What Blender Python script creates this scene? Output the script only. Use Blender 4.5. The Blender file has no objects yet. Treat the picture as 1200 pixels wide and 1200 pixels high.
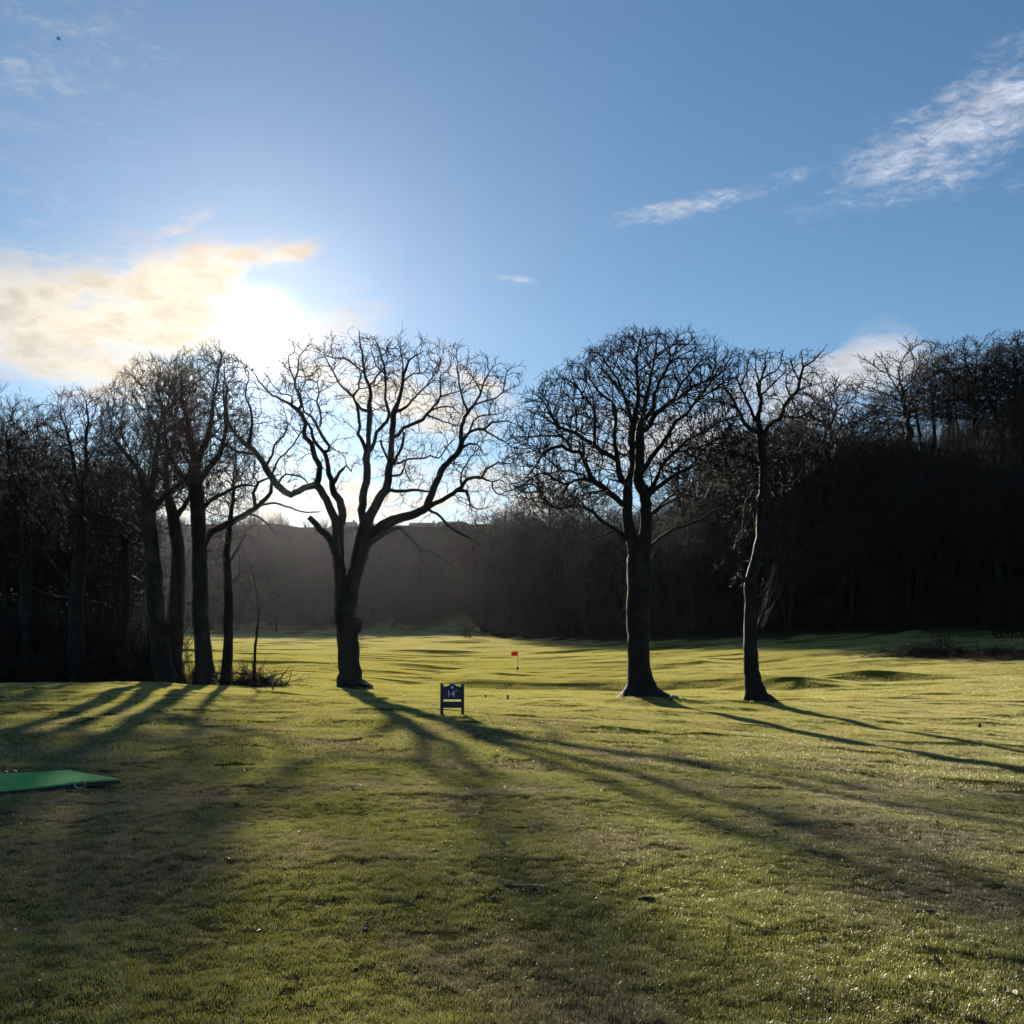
import bpy, bmesh, math, random
import numpy as np
from mathutils import Vector, Matrix, Euler

R = math.radians
rng = np.random.default_rng(14)
random.seed(14)
scene = bpy.context.scene
COL = scene.collection
EYE = 1.6
F = 1200.0
HZ = 760.0            # the row of the horizon in the photograph
SUN_AZ, SUN_EL = R(-13.8), R(16.6)
SUN = Vector((math.sin(SUN_AZ) * math.cos(SUN_EL), math.cos(SUN_AZ) * math.cos(SUN_EL), math.sin(SUN_EL)))


def px(x, y, D):
    return np.array(((x - 600.0) / F * D, D, EYE + (HZ - y) / F * D))


# ------------------------------------------------------------------ numpy noise
_perm = np.random.default_rng(5).permutation(512)
_gr = np.random.default_rng(6).normal(size=(512, 2))
_gr /= np.linalg.norm(_gr, axis=1)[:, None]


def pnoise(x, y, seed=0):
    x = np.asarray(x, float) + seed * 17.31
    y = np.asarray(y, float) - seed * 9.77
    xi = np.floor(x).astype(int); yi = np.floor(y).astype(int)
    xf = x - xi; yf = y - yi

    def g(ix, iy, dx, dy):
        h = _perm[(_perm[ix & 511] + iy) & 511]
        v = _gr[h]
        return v[..., 0] * dx + v[..., 1] * dy
    u = xf * xf * xf * (xf * (xf * 6 - 15) + 10)
    v = yf * yf * yf * (yf * (yf * 6 - 15) + 10)
    a = g(xi, yi, xf, yf); b = g(xi + 1, yi, xf - 1, yf)
    c = g(xi, yi + 1, xf, yf - 1); d = g(xi + 1, yi + 1, xf - 1, yf - 1)
    return (a * (1 - u) + b * u) * (1 - v) + (c * (1 - u) + d * u) * v * 1.0


def sst(a, b, x):
    t = np.clip((x - a) / (b - a), 0, 1)
    return t * t * (3 - 2 * t)


# ------------------------------------------------------------------ terrain
CP = np.array([
    (0, -20, 0), (-30, -20, .1), (30, -20, -.4), (0, 0, 0), (0, 5, 0), (-6, 5, 0.02), (6, 5, -.12),
    (-6, 12, .02), (0, 12, 0), (7, 12, -.32), (-20, 12, .15), (25, 12, -.75),
    (-1.4, 24, 0), (-12, 24, .12), (11.7, 23.3, -.80), (25, 23, -1.0), (-28, 24, .3),
    (-18, 36, .34), (-13, 35.5, .30), (-10, 35, .18), (-30, 36, .45),
    (-6.3, 40, -.07), (4.8, 37, -.33), (8.6, 36, -.40), (14, 32, -.66), (25, 36, -.7),
    (-12, 44, .0), (-18, 44, -.0), (-30, 45, .3),
    (-18, 56, 0), (-12, 62, .02), (-35, 70, -.1), (-18, 80, .6),
    (0, 58, -.80), (8, 57, -.85), (0, 71, -.68), (10, 72, -.35), (18, 56, -.4), (19, 75, .35), (30, 52, -.1), (34, 68, .8), (45, 76, 1.4),
    (48, 95, 2.9), (27, 100, 2.2), (0, 108, .75), (-22, 110, 1.3), (-30, 140, 2.5), (-35, 170, 3.7), (0, 150, 2.9), (-10, 182, 4.4), (-60, 120, 2.5), (-60, 180, 4.2), (15, 130, 2.6), (70, 80, 2.0),
    (60, 40, -.6), (-60, 40, .4),
], float)


def _tps(r2):
    return 0.5 * r2 * np.log(np.maximum(r2, 1e-9))


_S = np.array([.04, .04])
_P = CP[:, :2] * _S
_n = len(CP)
_K = _tps(((_P[:, None] - _P[None]) ** 2).sum(-1)) + np.eye(_n) * 2e-3
_Q = np.c_[np.ones(_n), _P]
_A = np.block([[_K, _Q], [_Q.T, np.zeros((3, 3))]])
_W = np.linalg.solve(_A, np.r_[CP[:, 2], 0, 0, 0])


def base_h(X, Y):
    x = np.clip(X, -62, 72) * .04; y = np.clip(Y, -22, 184) * .04
    out = _W[_n] + _W[_n + 1] * x + _W[_n + 2] * y
    for i in range(_n):
        out = out + _W[i] * _tps((x - _P[i, 0]) ** 2 + (y - _P[i, 1]) ** 2)
    return out


FX = np.array([-500, -120, -60, -22, -16, -10, -7, -2, 11, 27.5, 47.5, 90, 200, 500], float)
FY = np.array([190, 180, 186, 189, 197, 214, 196, 158, 134, 110, 96, 82, 70, 60], float)


def foot(X):
    return np.interp(X, FX, FY)


def _one_hill(d, slope, H):
    rise = slope * 3.0 * np.log1p(np.exp(np.clip(d / 3.0, -40, 40)))
    k = 2.5
    h = -k * np.log(np.exp(-np.minimum(rise, 90) / k) + np.exp(-H / k))
    h = np.where(rise < .02, rise, h)
    return np.maximum(h, 0) * sst(-9, 3, d)


def hill_h(X, Y):
    yf = (foot(X - 2.5) + foot(X) + foot(X + 2.5)) / 3
    dfx = (foot(X + 4) - foot(X - 4)) / 8
    near = _one_hill(Y - yf, .62 / np.sqrt(1 + dfx ** 2), np.interp(X, [-500, -12, -7, 5, 16, 26, 36, 55, 500], [.4, .4, 6, 13, 14, 16, 21, 24, 26]))
    back = _one_hill(Y - np.interp(X, [-500, -120, -60, -22, -16, -10, -4, 2, 500], [190, 180, 186, 189, 197, 216, 203, 196, 194]), .41, np.interp(X, [-500, -60, 500], [29, 29.6, 29.6]))
    return np.maximum(near, back) + .6 * np.exp(-((near - back) / 1.5) ** 2) * (near + back > 4)


def ground(X, Y, micro=True):
    X = np.asarray(X, float); Y = np.asarray(Y, float)
    z = base_h(X, Y)
    # the raised green, its bank, and two grass mounds
    gx = sst(-5, -1, X) * (1 - sst(14.5, 18, X))
    wob = 0.5 * pnoise(X / 3.1, X * 0 + 2.2)
    z = z + .40 * gx * sst(59.6 + wob, 60.9 + wob, Y) * (1 - sst(74, 92, Y))
    for cx, cy, h, sx, sy in ((15.6, 56.5, .62, 2.6, 1.05), (20.5, 60, .52, 3.0, 1.2), (-4.5, 66, .25, 3, 1.0), (33, 61, .3, 4, 1.2)):
        z = z + h * np.exp(-((X - cx) / sx) ** 2 - ((Y - cy) / sy) ** 2)
    # low rises under the three big trees
    for cx, cy, h, s in ((-6.3, 40, .20, 1.5), (4.8, 37, .16, 1.6), (8.6, 36, .20, 1.4)):
        z = z + h * np.exp(-((X - cx) ** 2 + (Y - cy) ** 2) / s ** 2)
    far = sst(55, 80, Y) * (1 - sst(185, 215, Y))
    z = z + far * (.30 * pnoise(X / 11, Y / 4.2, 1) + .20 * pnoise(X / 6.5, Y / 2.3, 2))
    mid = sst(14, 26, Y) * (1 - sst(60, 90, Y))
    z = z + mid * (.14 * pnoise(X / 4.5, Y / 2.6, 3) + .05 * pnoise(X / 1.6, Y / 1.1, 8))
    z = z + .11 * np.clip(Y - 182, 0, 36) * np.exp(-((X + 10) / 6.5) ** 2)
    z = z + hill_h(X, Y)
    hill = sst(0, 25, Y - foot(X))
    z = z + hill * (1.6 * pnoise(X / 16, Y / 16, 4) + .8 * pnoise(X / 6, Y / 6, 5))
    if micro:
        near = 1 - sst(40, 70, Y)
        z = z + near * (.07 * pnoise(X / 2.3, Y / 1.9, 6) + .034 * pnoise(X / .9, Y / .7, 7))
    return z


def gz(x, y):
    return float(ground(np.array([x]), np.array([y]))[0])


# ------------------------------------------------------------------ materials
class NT:
    def __init__(self, tree):
        self.t = tree
        tree.nodes.clear()

    def n(self, kind, **props):
        nd = self.t.nodes.new(kind)
        for k, v in props.items():
            setattr(nd, k, v)
        return nd

    def put(self, sock, v):
        if isinstance(v, bpy.types.NodeSocket):
            self.t.links.new(v, sock)
        elif v is not None:
            sock.default_value = v

    def m(self, op, a, b=None, c=None, clamp=False):
        nd = self.n('ShaderNodeMath', operation=op, use_clamp=clamp)
        for i, v in enumerate((a, b, c)):
            if v is not None:
                self.put(nd.inputs[i], v)
        return nd.outputs[0]

    def noise(self, vec, scale, detail=4, rough=.55, dist=0.0):
        nd = self.n('ShaderNodeTexNoise')
        self.put(nd.inputs['Vector'], vec)
        nd.inputs['Scale'].default_value = scale
        nd.inputs['Detail'].default_value = detail
        nd.inputs['Roughness'].default_value = rough
        nd.inputs['Distortion'].default_value = dist
        return nd.outputs['Fac']

    def mix(self, fac, a, b):
        nd = self.n('ShaderNodeMix', data_type='RGBA')
        self.put(nd.inputs[0], fac)
        for s, v in ((nd.inputs[6], a), (nd.inputs[7], b)):
            self.put(s, (*v, 1) if isinstance(v, tuple) and len(v) == 3 else v)
        return nd.outputs[2]

    def ramp(self, x, a, b, smooth=True):
        nd = self.n('ShaderNodeMapRange', interpolation_type='SMOOTHSTEP' if smooth else 'LINEAR')
        self.put(nd.inputs[0], x)
        nd.inputs[1].default_value = a
        nd.inputs[2].default_value = b
        return nd.outputs[0]

    def mapping(self, vec, scale=(1, 1, 1), rot=(0, 0, 0), loc=(0, 0, 0)):
        nd = self.n('ShaderNodeMapping')
        self.put(nd.inputs[0], vec)
        nd.inputs['Scale'].default_value = scale
        nd.inputs['Rotation'].default_value = rot
        nd.inputs['Location'].default_value = loc
        return nd.outputs[0]


def new_mat(name):
    m = bpy.data.materials.new(name)
    m.use_nodes = True
    nt = NT(m.node_tree)
    out = nt.n('ShaderNodeOutputMaterial')
    return m, nt, out


def plain(name, col, rough=.6, var=.25, scale=8, bump=0.0, metal=0.0, spec=.5):
    m, t, out = new_mat(name)
    geo = t.n('ShaderNodeTexCoord').outputs['Object']
    f = t.noise(geo, scale, 5)
    c = t.mix(f, tuple(x * (1 - var) for x in col), tuple(min(1, x * (1 + var)) for x in col))
    p = t.n('ShaderNodeBsdfPrincipled')
    t.put(p.inputs['Base Color'], c)
    p.inputs['Roughness'].default_value = rough
    p.inputs['Metallic'].default_value = metal
    p.inputs['Specular IOR Level'].default_value = spec
    if bump:
        b = t.n('ShaderNodeBump')
        b.inputs['Strength'].default_value = bump
        b.inputs['Distance'].default_value = .01
        t.put(b.inputs['Height'], f)
        t.put(p.inputs['Normal'], b.outputs[0])
    t.put(out.inputs[0], p.outputs[0])
    return m


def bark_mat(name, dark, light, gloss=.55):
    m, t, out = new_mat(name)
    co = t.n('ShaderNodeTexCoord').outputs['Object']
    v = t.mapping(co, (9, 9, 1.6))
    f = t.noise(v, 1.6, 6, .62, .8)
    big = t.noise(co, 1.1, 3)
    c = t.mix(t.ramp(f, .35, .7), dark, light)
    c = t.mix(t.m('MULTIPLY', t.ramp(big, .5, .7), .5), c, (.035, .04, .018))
    p = t.n('ShaderNodeBsdfPrincipled')
    t.put(p.inputs['Base Color'], c)
    p.inputs['Roughness'].default_value = gloss
    p.inputs['Specular IOR Level'].default_value = .2
    b = t.n('ShaderNodeBump')
    b.inputs['Strength'].default_value = .8
    b.inputs['Distance'].default_value = .04
    t.put(b.inputs['Height'], f)
    t.put(p.inputs['Normal'], b.outputs[0])
    t.put(out.inputs[0], p.outputs[0])
    return m


M = {}
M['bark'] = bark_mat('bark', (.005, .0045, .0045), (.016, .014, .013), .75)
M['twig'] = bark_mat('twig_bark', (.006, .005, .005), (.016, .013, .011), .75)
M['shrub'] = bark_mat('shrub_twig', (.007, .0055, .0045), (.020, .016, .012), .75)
M['shoot'] = bark_mat('shoot_bark', (.02, .016, .011), (.05, .038, .026), .4)
M['wood_dark'] = plain('stained_wood', (.016, .017, .030), .6, .25, 30, .3)
M['board_blue'] = plain('painted_board', (.010, .014, .060), .55, .15, 20, .1)
M['letter'] = plain('letter_paint', (.72, .72, .74), .5, .08, 40)
M['turf_mat'] = plain('artificial_turf', (.13, .40, .11), .95, .30, 26, .8, 0, .05)
M['rubber'] = plain('black_rubber', (.014, .014, .014), .6, .2, 30)
M['steel'] = plain('galvanised_steel', (.45, .45, .44), .35, .15, 40, 0, .9)
M['flag_white'] = plain('stick_paint', (.62, .60, .50), .4, .1, 20)
M['stone'] = plain('grey_stone', (.16, .15, .13), .8, .35, 14, .8)
M['house_wall'] = plain('rendered_wall', (.34, .31, .28), .85, .12, 3)
M['house_roof'] = plain('roof_tile', (.11, .085, .075), .75, .25, 6, .3)
M['house_glass'] = plain('window_glass', (.02, .025, .03), .1, .1, 3)
M['house_frame'] = plain('window_frame', (.7, .7, .68), .5, .05, 3)
M['feather'] = plain('dark_feather', (.02, .02, .022), .6, .2, 20)
M['stake'] = plain('weathered_stake', (.07, .052, .036), .8, .3, 30, .4)
M['soil'] = plain('bare_soil', (.045, .033, .022), .9, .4, 30, 1.0)

# a red cloth that lets the sun through
_m, _t, _o = new_mat('flag_cloth')
_d = _t.n('ShaderNodeBsdfDiffuse'); _d.inputs[0].default_value = (.42, .03, .02, 1)
_tr = _t.n('ShaderNodeBsdfTranslucent'); _tr.inputs[0].default_value = (.42, .03, .02, 1)
_x = _t.n('ShaderNodeMixShader'); _x.inputs[0].default_value = .6
_t.put(_x.inputs[1], _d.outputs[0]); _t.put(_x.inputs[2], _tr.outputs[0]); _t.put(_o.inputs[0], _x.outputs[0])
M['flag_red'] = _m


def grass_mat():
    m, t, out = new_mat('grass_blade')
    pos = t.n('ShaderNodeNewGeometry').outputs['Position']
    sep = t.n('ShaderNodeSeparateXYZ'); t.put(sep.inputs[0], pos)
    y = sep.outputs[1]
    big = t.noise(t.mapping(pos, (1, .8, 0)), .42, 5, .6)
    fine = t.noise(pos, 9, 3, .6)
    lush, straw, brown = (.190, .188, .036), (.38, .34, .115), (.185, .145, .078)
    near = t.mix(t.ramp(big, .44, .62), lush, brown)
    near = t.mix(t.m('MULTIPLY', t.ramp(fine, .48, .66), .45), near, straw)
    mow = t.mix(t.ramp(t.noise(t.mapping(pos, (.5, 1.2, 0)), .35, 4), .38, .66), (.33, .312, .062), (.39, .345, .090))
    mow = t.mix(t.m('MULTIPLY', t.ramp(fine, .5, .7), .35), mow, (.19, .18, .05))
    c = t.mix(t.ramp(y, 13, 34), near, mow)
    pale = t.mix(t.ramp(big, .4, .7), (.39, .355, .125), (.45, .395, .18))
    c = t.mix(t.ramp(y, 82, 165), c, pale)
    dif = t.n('ShaderNodeBsdfDiffuse'); t.put(dif.inputs[0], c)
    tr = t.n('ShaderNodeBsdfTranslucent'); t.put(tr.inputs[0], c)
    mx = t.n('ShaderNodeMixShader'); mx.inputs[0].default_value = .5
    t.put(mx.inputs[1], dif.outputs[0]); t.put(mx.inputs[2], tr.outputs[0])
    gl = t.n('ShaderNodeBsdfGlossy'); gl.inputs['Roughness'].default_value = .62
    gl.inputs[0].default_value = (.9, .9, .8, 1)
    mg = t.n('ShaderNodeMixShader')
    fr = t.n('ShaderNodeFresnel'); fr.inputs[0].default_value = 1.38
    t.put(mg.inputs[0], t.m('MULTIPLY', fr.outputs[0], .62))
    t.put(mg.inputs[1], mx.outputs[0]); t.put(mg.inputs[2], gl.outputs[0])
    t.put(out.inputs[0], mg.outputs[0])
    return m


M['grass'] = grass_mat()


def ground_mat():
    m, t, out = new_mat('turf_ground')
    pos = t.n('ShaderNodeNewGeometry').outputs['Position']
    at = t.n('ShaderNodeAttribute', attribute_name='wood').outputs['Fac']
    hl = t.n('ShaderNodeAttribute', attribute_name='slope').outputs['Fac']
    rg = t.n('ShaderNodeAttribute', attribute_name='rough').outputs['Fac']
    big = t.noise(pos, .5, 5, .6)
    fine = t.noise(pos, 14, 6, .65)
    c = t.mix(t.ramp(fine, .4, .65), (.040, .044, .012), (.060, .048, .022))
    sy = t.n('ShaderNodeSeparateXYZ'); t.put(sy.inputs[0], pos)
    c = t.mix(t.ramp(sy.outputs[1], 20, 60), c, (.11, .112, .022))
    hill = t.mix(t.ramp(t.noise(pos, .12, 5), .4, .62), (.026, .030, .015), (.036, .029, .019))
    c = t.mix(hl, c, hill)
    c = t.mix(rg, c, t.mix(fine, (.09, .050, .024), (.13, .095, .045)))
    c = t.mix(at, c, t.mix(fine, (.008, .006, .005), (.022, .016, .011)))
    p = t.n('ShaderNodeBsdfPrincipled')
    t.put(p.inputs['Base Color'], c)
    p.inputs['Roughness'].default_value = 1.0
    p.inputs['Specular IOR Level'].default_value = .0
    b = t.n('ShaderNodeBump'); b.inputs['Strength'].default_value = .7; b.inputs['Distance'].default_value = .05
    t.put(b.inputs['Height'], t.m('ADD', fine, big)); t.put(p.inputs['Normal'], b.outputs[0])
    t.put(out.inputs[0], p.outputs[0])
    return m


M['ground'] = ground_mat()


# ------------------------------------------------------------------ object helpers
def mesh_obj(name, verts, faces, mat, parent=None, smooth=False, loc=None):
    me = bpy.data.meshes.new(name)
    me.from_pydata([tuple(v) for v in verts] if not isinstance(verts, np.ndarray) else verts.tolist(), [], faces if isinstance(faces, list) else faces.tolist())
    if mat:
        me.materials.append(mat)
    if smooth:
        me.polygons.foreach_set('use_smooth', [True] * len(me.polygons))
    me.update()
    o = bpy.data.objects.new(name, me)
    COL.objects.link(o)
    if parent:
        o.parent = parent
    if loc is not None:
        o.location = loc
    return o


def bm_obj(name, bm, mat, parent=None, smooth=False, loc=None):
    me = bpy.data.meshes.new(name)
    bmesh.ops.recalc_face_normals(bm, faces=bm.faces)
    bm.to_mesh(me); bm.free()
    if mat:
        me.materials.append(mat)
    if smooth:
        me.polygons.foreach_set('use_smooth', [True] * len(me.polygons))
    o = bpy.data.objects.new(name, me)
    COL.objects.link(o)
    if parent:
        o.parent = parent
    if loc is not None:
        o.location = loc
    return o


def tag(o, label=None, cat=None, group=None, kind=None):
    if label: o['label'] = label
    if cat: o['category'] = cat
    if group: o['group'] = group
    if kind: o['kind'] = kind
    return o


def empty(name, loc, label, cat, group=None, rz=0):
    o = bpy.data.objects.new(name, None)
    o.empty_display_size = .3
    COL.objects.link(o)
    o.location = loc
    o.rotation_euler = (0, 0, rz)
    return tag(o, label, cat, group)


def copy_tree(o, parent=None):
    c = o.copy(); COL.objects.link(c); c.parent = parent
    for ch in list(o.children):
        copy_tree(ch, c)
    return c


def bm_box(bm, x0, x1, y0, y1, z0, z1, bevel=0.0):
    r = bmesh.ops.create_cube(bm, size=1)
    bmesh.ops.scale(bm, vec=(x1 - x0, y1 - y0, z1 - z0), verts=r['verts'])
    bmesh.ops.translate(bm, vec=((x0 + x1) / 2, (y0 + y1) / 2, (z0 + z1) / 2), verts=r['verts'])
    if bevel:
        es = list({e for v in r['verts'] for e in v.link_edges})
        bmesh.ops.bevel(bm, geom=es, offset=bevel, segments=2, affect='EDGES')


def bm_prism(bm, pts, y0, y1):
    a = [bm.verts.new((x, y0, z)) for x, z in pts]
    b = [bm.verts.new((x, y1, z)) for x, z in pts]
    bm.faces.new(a); bm.faces.new(b[::-1])
    for i in range(len(pts)):
        j = (i + 1) % len(pts)
        bm.faces.new((a[i], b[i], b[j], a[j]))


# ------------------------------------------------------------------ trees
class Skel:
    """A tree as nodes with parents, radii and a part number (0 trunk, 1.. limbs, -1 crown)."""

    def __init__(self, seed):
        self.p, self.par, self.r, self.part, self.grow = [], [], [], [], []
        self.rng = np.random.default_rng(seed)
        self.inertia = .95

    def add(self, p, par, r, part, grow=True):
        self.p.append(np.asarray(p, float)); self.par.append(par); self.r.append(r); self.part.append(part); self.grow.append(grow)
        return len(self.p) - 1

    def line(self, pts, radii, part, start=None, step=.25, jit=.02, grow_below=.16):
        """Catmull-Rom polyline through 3-D points, tied to node start."""
        pts = [np.asarray(q, float) for q in pts]
        if start is not None:
            pts = [self.p[start]] + pts
            radii = [min(self.r[start], radii[0] * 1.25)] + list(radii)
        P = [2 * pts[0] - pts[1]] + pts + [2 * pts[-1] - pts[-2]]
        prev = start
        ids = []
        for i in range(1, len(P) - 2):
            L = np.linalg.norm(P[i + 1] - P[i])
            n = max(1, int(round(L / step)))
            for k in range(n + (1 if i == len(P) - 3 else 0)):
                if i == 1 and k == 0 and start is not None:
                    continue
                t = k / n
                a, b, c, d = P[i - 1], P[i], P[i + 1], P[i + 2]
                q = .5 * (2 * b + (c - a) * t + (2 * a - 5 * b + 4 * c - d) * t * t + (3 * b - a - 3 * c + d) * t ** 3)
                r = radii[i - 1] * (1 - t) + radii[min(i, len(radii) - 1)] * t
                q = q + self.rng.normal(size=3) * min(jit, r * .6)
                prev = self.add(q, prev, r, part, r < grow_below)
                ids.append(prev)
        return ids

    def colonise(self, attr, ds, kill, iters=90, up=.12, reach=1e9, jit=.25, wander=.3, centre=None, out=.0):
        p = list(self.p)
        pos = np.array(p)
        ok = np.array(self.grow)
        A = attr
        n_a = len(A)
        best = np.full(n_a, 1e18); bi = np.zeros(n_a, int)
        cand = np.where(ok)[0]
        for s in range(0, len(cand), 400):
            c = cand[s:s + 400]
            d = ((A[:, None, :] - pos[c][None]) ** 2).sum(-1)
            j = d.argmin(1); v = d[np.arange(n_a), j]
            u = v < best
            best[u] = v[u]; bi[u] = c[j[u]]
        alive = best > kill ** 2
        A, best, bi = A[alive], best[alive], bi[alive]
        kids = {}
        for it in range(iters):
            if len(A) == 0:
                break
            use = best < reach ** 2
            if not use.any():
                break
            d = A[use] - np.array(self.p)[bi[use]]
            d /= np.linalg.norm(d, axis=1)[:, None] + 1e-9
            ids, inv = np.unique(bi[use], return_inverse=True)
            acc = np.zeros((len(ids), 3))
            np.add.at(acc, inv, d)
            acc /= np.linalg.norm(acc, axis=1)[:, None] + 1e-9
            acc += self.rng.normal(size=acc.shape) * wander
            acc[:, 2] += up
            if centre is not None:
                rv = np.array(self.p)[ids] - np.asarray(centre)[None]
                acc += out * rv / (np.linalg.norm(rv, axis=1)[:, None] + 1e-9)
            new = []
            for i, dirv in zip(ids, acc):
                par = self.par[i]
                if par is not None and par >= 0 and self.part[i] == -1:
                    pd = self.p[i] - self.p[par]
                    pd = pd / (np.linalg.norm(pd) + 1e-9)
                    dirv = dirv + pd * self.inertia
                dirv = dirv / (np.linalg.norm(dirv) + 1e-9)
                q = self.p[i] + dirv * ds * (1 + jit * (self.rng.random() - .5))
                ks = kids.setdefault(i, [])
                if len(ks) >= 3 or any(np.linalg.norm(self.p[k] - q) < ds * .35 for k in ks):
                    continue
                k = self.add(q, int(i), .004, -1)
                ks.append(k); new.append(k)
            if not new:
                break
            N = np.array([self.p[k] for k in new])
            new = np.array(new)
            for s in range(0, len(new), 400):
                d = ((A[:, None, :] - N[None, s:s + 400]) ** 2).sum(-1)
                j = d.argmin(1); v = d[np.arange(len(A)), j]
                u = v < best
                best[u] = v[u]; bi[u] = new[s:s + 400][j[u]]
            al = best > kill ** 2
            A, best, bi = A[al], best[al], bi[al]

    def radii(self, tip=.006, e=2.3):
        n = len(self.p)
        s = np.zeros(n); r = np.array(self.r, float); part = np.array(self.part)
        for i in range(n - 1, -1, -1):
            if part[i] == -1:
                r[i] = max(tip, s[i] ** (1 / e))
            if self.par[i] is not None:
                s[self.par[i]] += r[i] ** e
        for i in range(n):
            if part[i] == -1 and self.par[i] is not None:
                r[i] = min(r[i], r[self.par[i]] * .92)
        self.r = list(np.maximum(r, tip * .6))

    def twigs(self, rmax=.03, prob=.8, length=.3, tip=.0045, up=.35, per=2):
        n0 = len(self.p)
        g = self.rng
        for i in range(n0):
            if self.r[i] > rmax or self.par[i] is None:
                continue
            for _ in range(per):
                if g.random() > prob:
                    continue
                d = self.p[i] - self.p[self.par[i]]
                d = d / (np.linalg.norm(d) + 1e-9)
                v = d * .9 + g.normal(size=3) * .48
                v[2] += up
                v /= np.linalg.norm(v) + 1e-9
                L = length * (.45 + g.random())
                r0 = min(self.r[i], tip * 1.5)
                a = self.add(self.p[i] + v * L * .5, i, r0, -1)
                v2 = v + g.normal(size=3) * .35; v2[2] += up * .4
                v2 /= np.linalg.norm(v2)
                b = self.add(self.p[a] + v2 * L * .5, a, tip * .75, -1)
                if g.random() < .6:
                    v3 = v + g.normal(size=3) * .5
                    v3 /= np.linalg.norm(v3)
                    self.add(self.p[a] + v3 * L * .4, a, tip * .75, -1)

    def build(self, base, parts_named, mat_by_part, root, rough=.0, flare=None, crown_name='crown'):
        n = len(self.p)
        P = np.array(self.p) - np.asarray(base)[None]
        r = np.array(self.r); par = [-1 if q is None else q for q in self.par]
        kids = [[] for _ in range(n)]
        for i in range(n):
            if par[i] >= 0:
                kids[par[i]].append(i)
        out = {}
        stack = [i for i in range(n) if par[i] < 0]
        for st in stack:
            todo = [(st, None)]
            while todo:
                i, lead = todo.pop()
                chain = ([lead] if lead is not None else []) + [i]
                first = i
                while True:
                    ks = kids[i]
                    if not ks:
                        break
                    same = [k for k in ks if self.part[k] == self.part[i]]
                    nxt = max(same, key=lambda k: r[k]) if same else None
                    for k in ks:
                        if k != nxt:
                            todo.append((k, i))
                    if nxt is None:
                        break
                    chain.append(nxt); i = nxt
                self._tube(out.setdefault(self.part[first], ([], [], [0])), P[chain], np.array([r[c] if c != lead else min(r[c], r[first] * 1.3) for c in chain]), rough, flare if self.part[first] == 0 and lead is None else None)
        objs = []
        for part, (vs, fs, _) in sorted(out.items(), key=lambda q: (q[0] < 0, q[0])):
            if not vs:
                continue
            V = np.concatenate(vs); Fc = [f for blk in fs for f in blk]
            name = 'shoots' if part == -2 else crown_name if part == -1 else parts_named.get(part, 'limb')
            o = mesh_obj(name, V, Fc, mat_by_part(part), root, smooth=True)
            objs.append(o)
        return objs

    def _tube(self, acc, P, r, rough, flare):
        if len(P) < 2:
            return
        T = np.gradient(P, axis=0)
        T /= np.linalg.norm(T, axis=1)[:, None] + 1e-9
        mean = P[-1] - P[0]
        ax = np.argmin(np.abs(mean))
        ref = np.zeros(3); ref[ax] = 1
        U = np.cross(T, ref); U /= np.linalg.norm(U, axis=1)[:, None] + 1e-9
        W = np.cross(T, U)
        rm = r.max()
        k = 18 if rm > .2 else 10 if rm > .08 else 6 if rm > .03 else 4 if rm > .012 else 3
        a = np.arange(k) / k * 2 * np.pi
        rr = np.repeat(r[:, None], k, 1)
        if rm > .06 and rough:
            s = np.cumsum(np.r_[0, np.linalg.norm(np.diff(P, axis=0), axis=1)])
            nz = pnoise(a[None] * 1.4 + P[0, 0] * 3, s[:, None] * .9) + .6 * pnoise(a[None] * 3 + 9, s[:, None] * 2.2 + P[0, 1])
            rr = rr * (1 + rough * nz)
        if flare:
            h = P[:, 2] - P[0, 2]
            lobes = 1 + .35 * np.cos(a * 5 + 1.0) + .25 * np.cos(a * 3 + .4)
            rr = rr * (1 + flare * np.exp(-h / .38)[:, None] * np.maximum(lobes, .2)[None])
        V = P[:, None] + rr[..., None] * (np.cos(a)[None, :, None] * U[:, None] + np.sin(a)[None, :, None] * W[:, None])
        V = V.reshape(-1, 3)
        b = acc[2][0]
        m = len(P)
        i = np.arange(m - 1)[:, None] * k; j = np.arange(k)[None]
        q = np.stack([i + j, i + (j + 1) % k, i + k + (j + 1) % k, i + k + j], -1).reshape(-1, 4) + b
        fs = q.tolist()
        fs.append((b + (m - 1) * k + np.arange(k)).tolist())
        acc[0].append(V); acc[1].append(fs); acc[2][0] += len(V)


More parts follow.
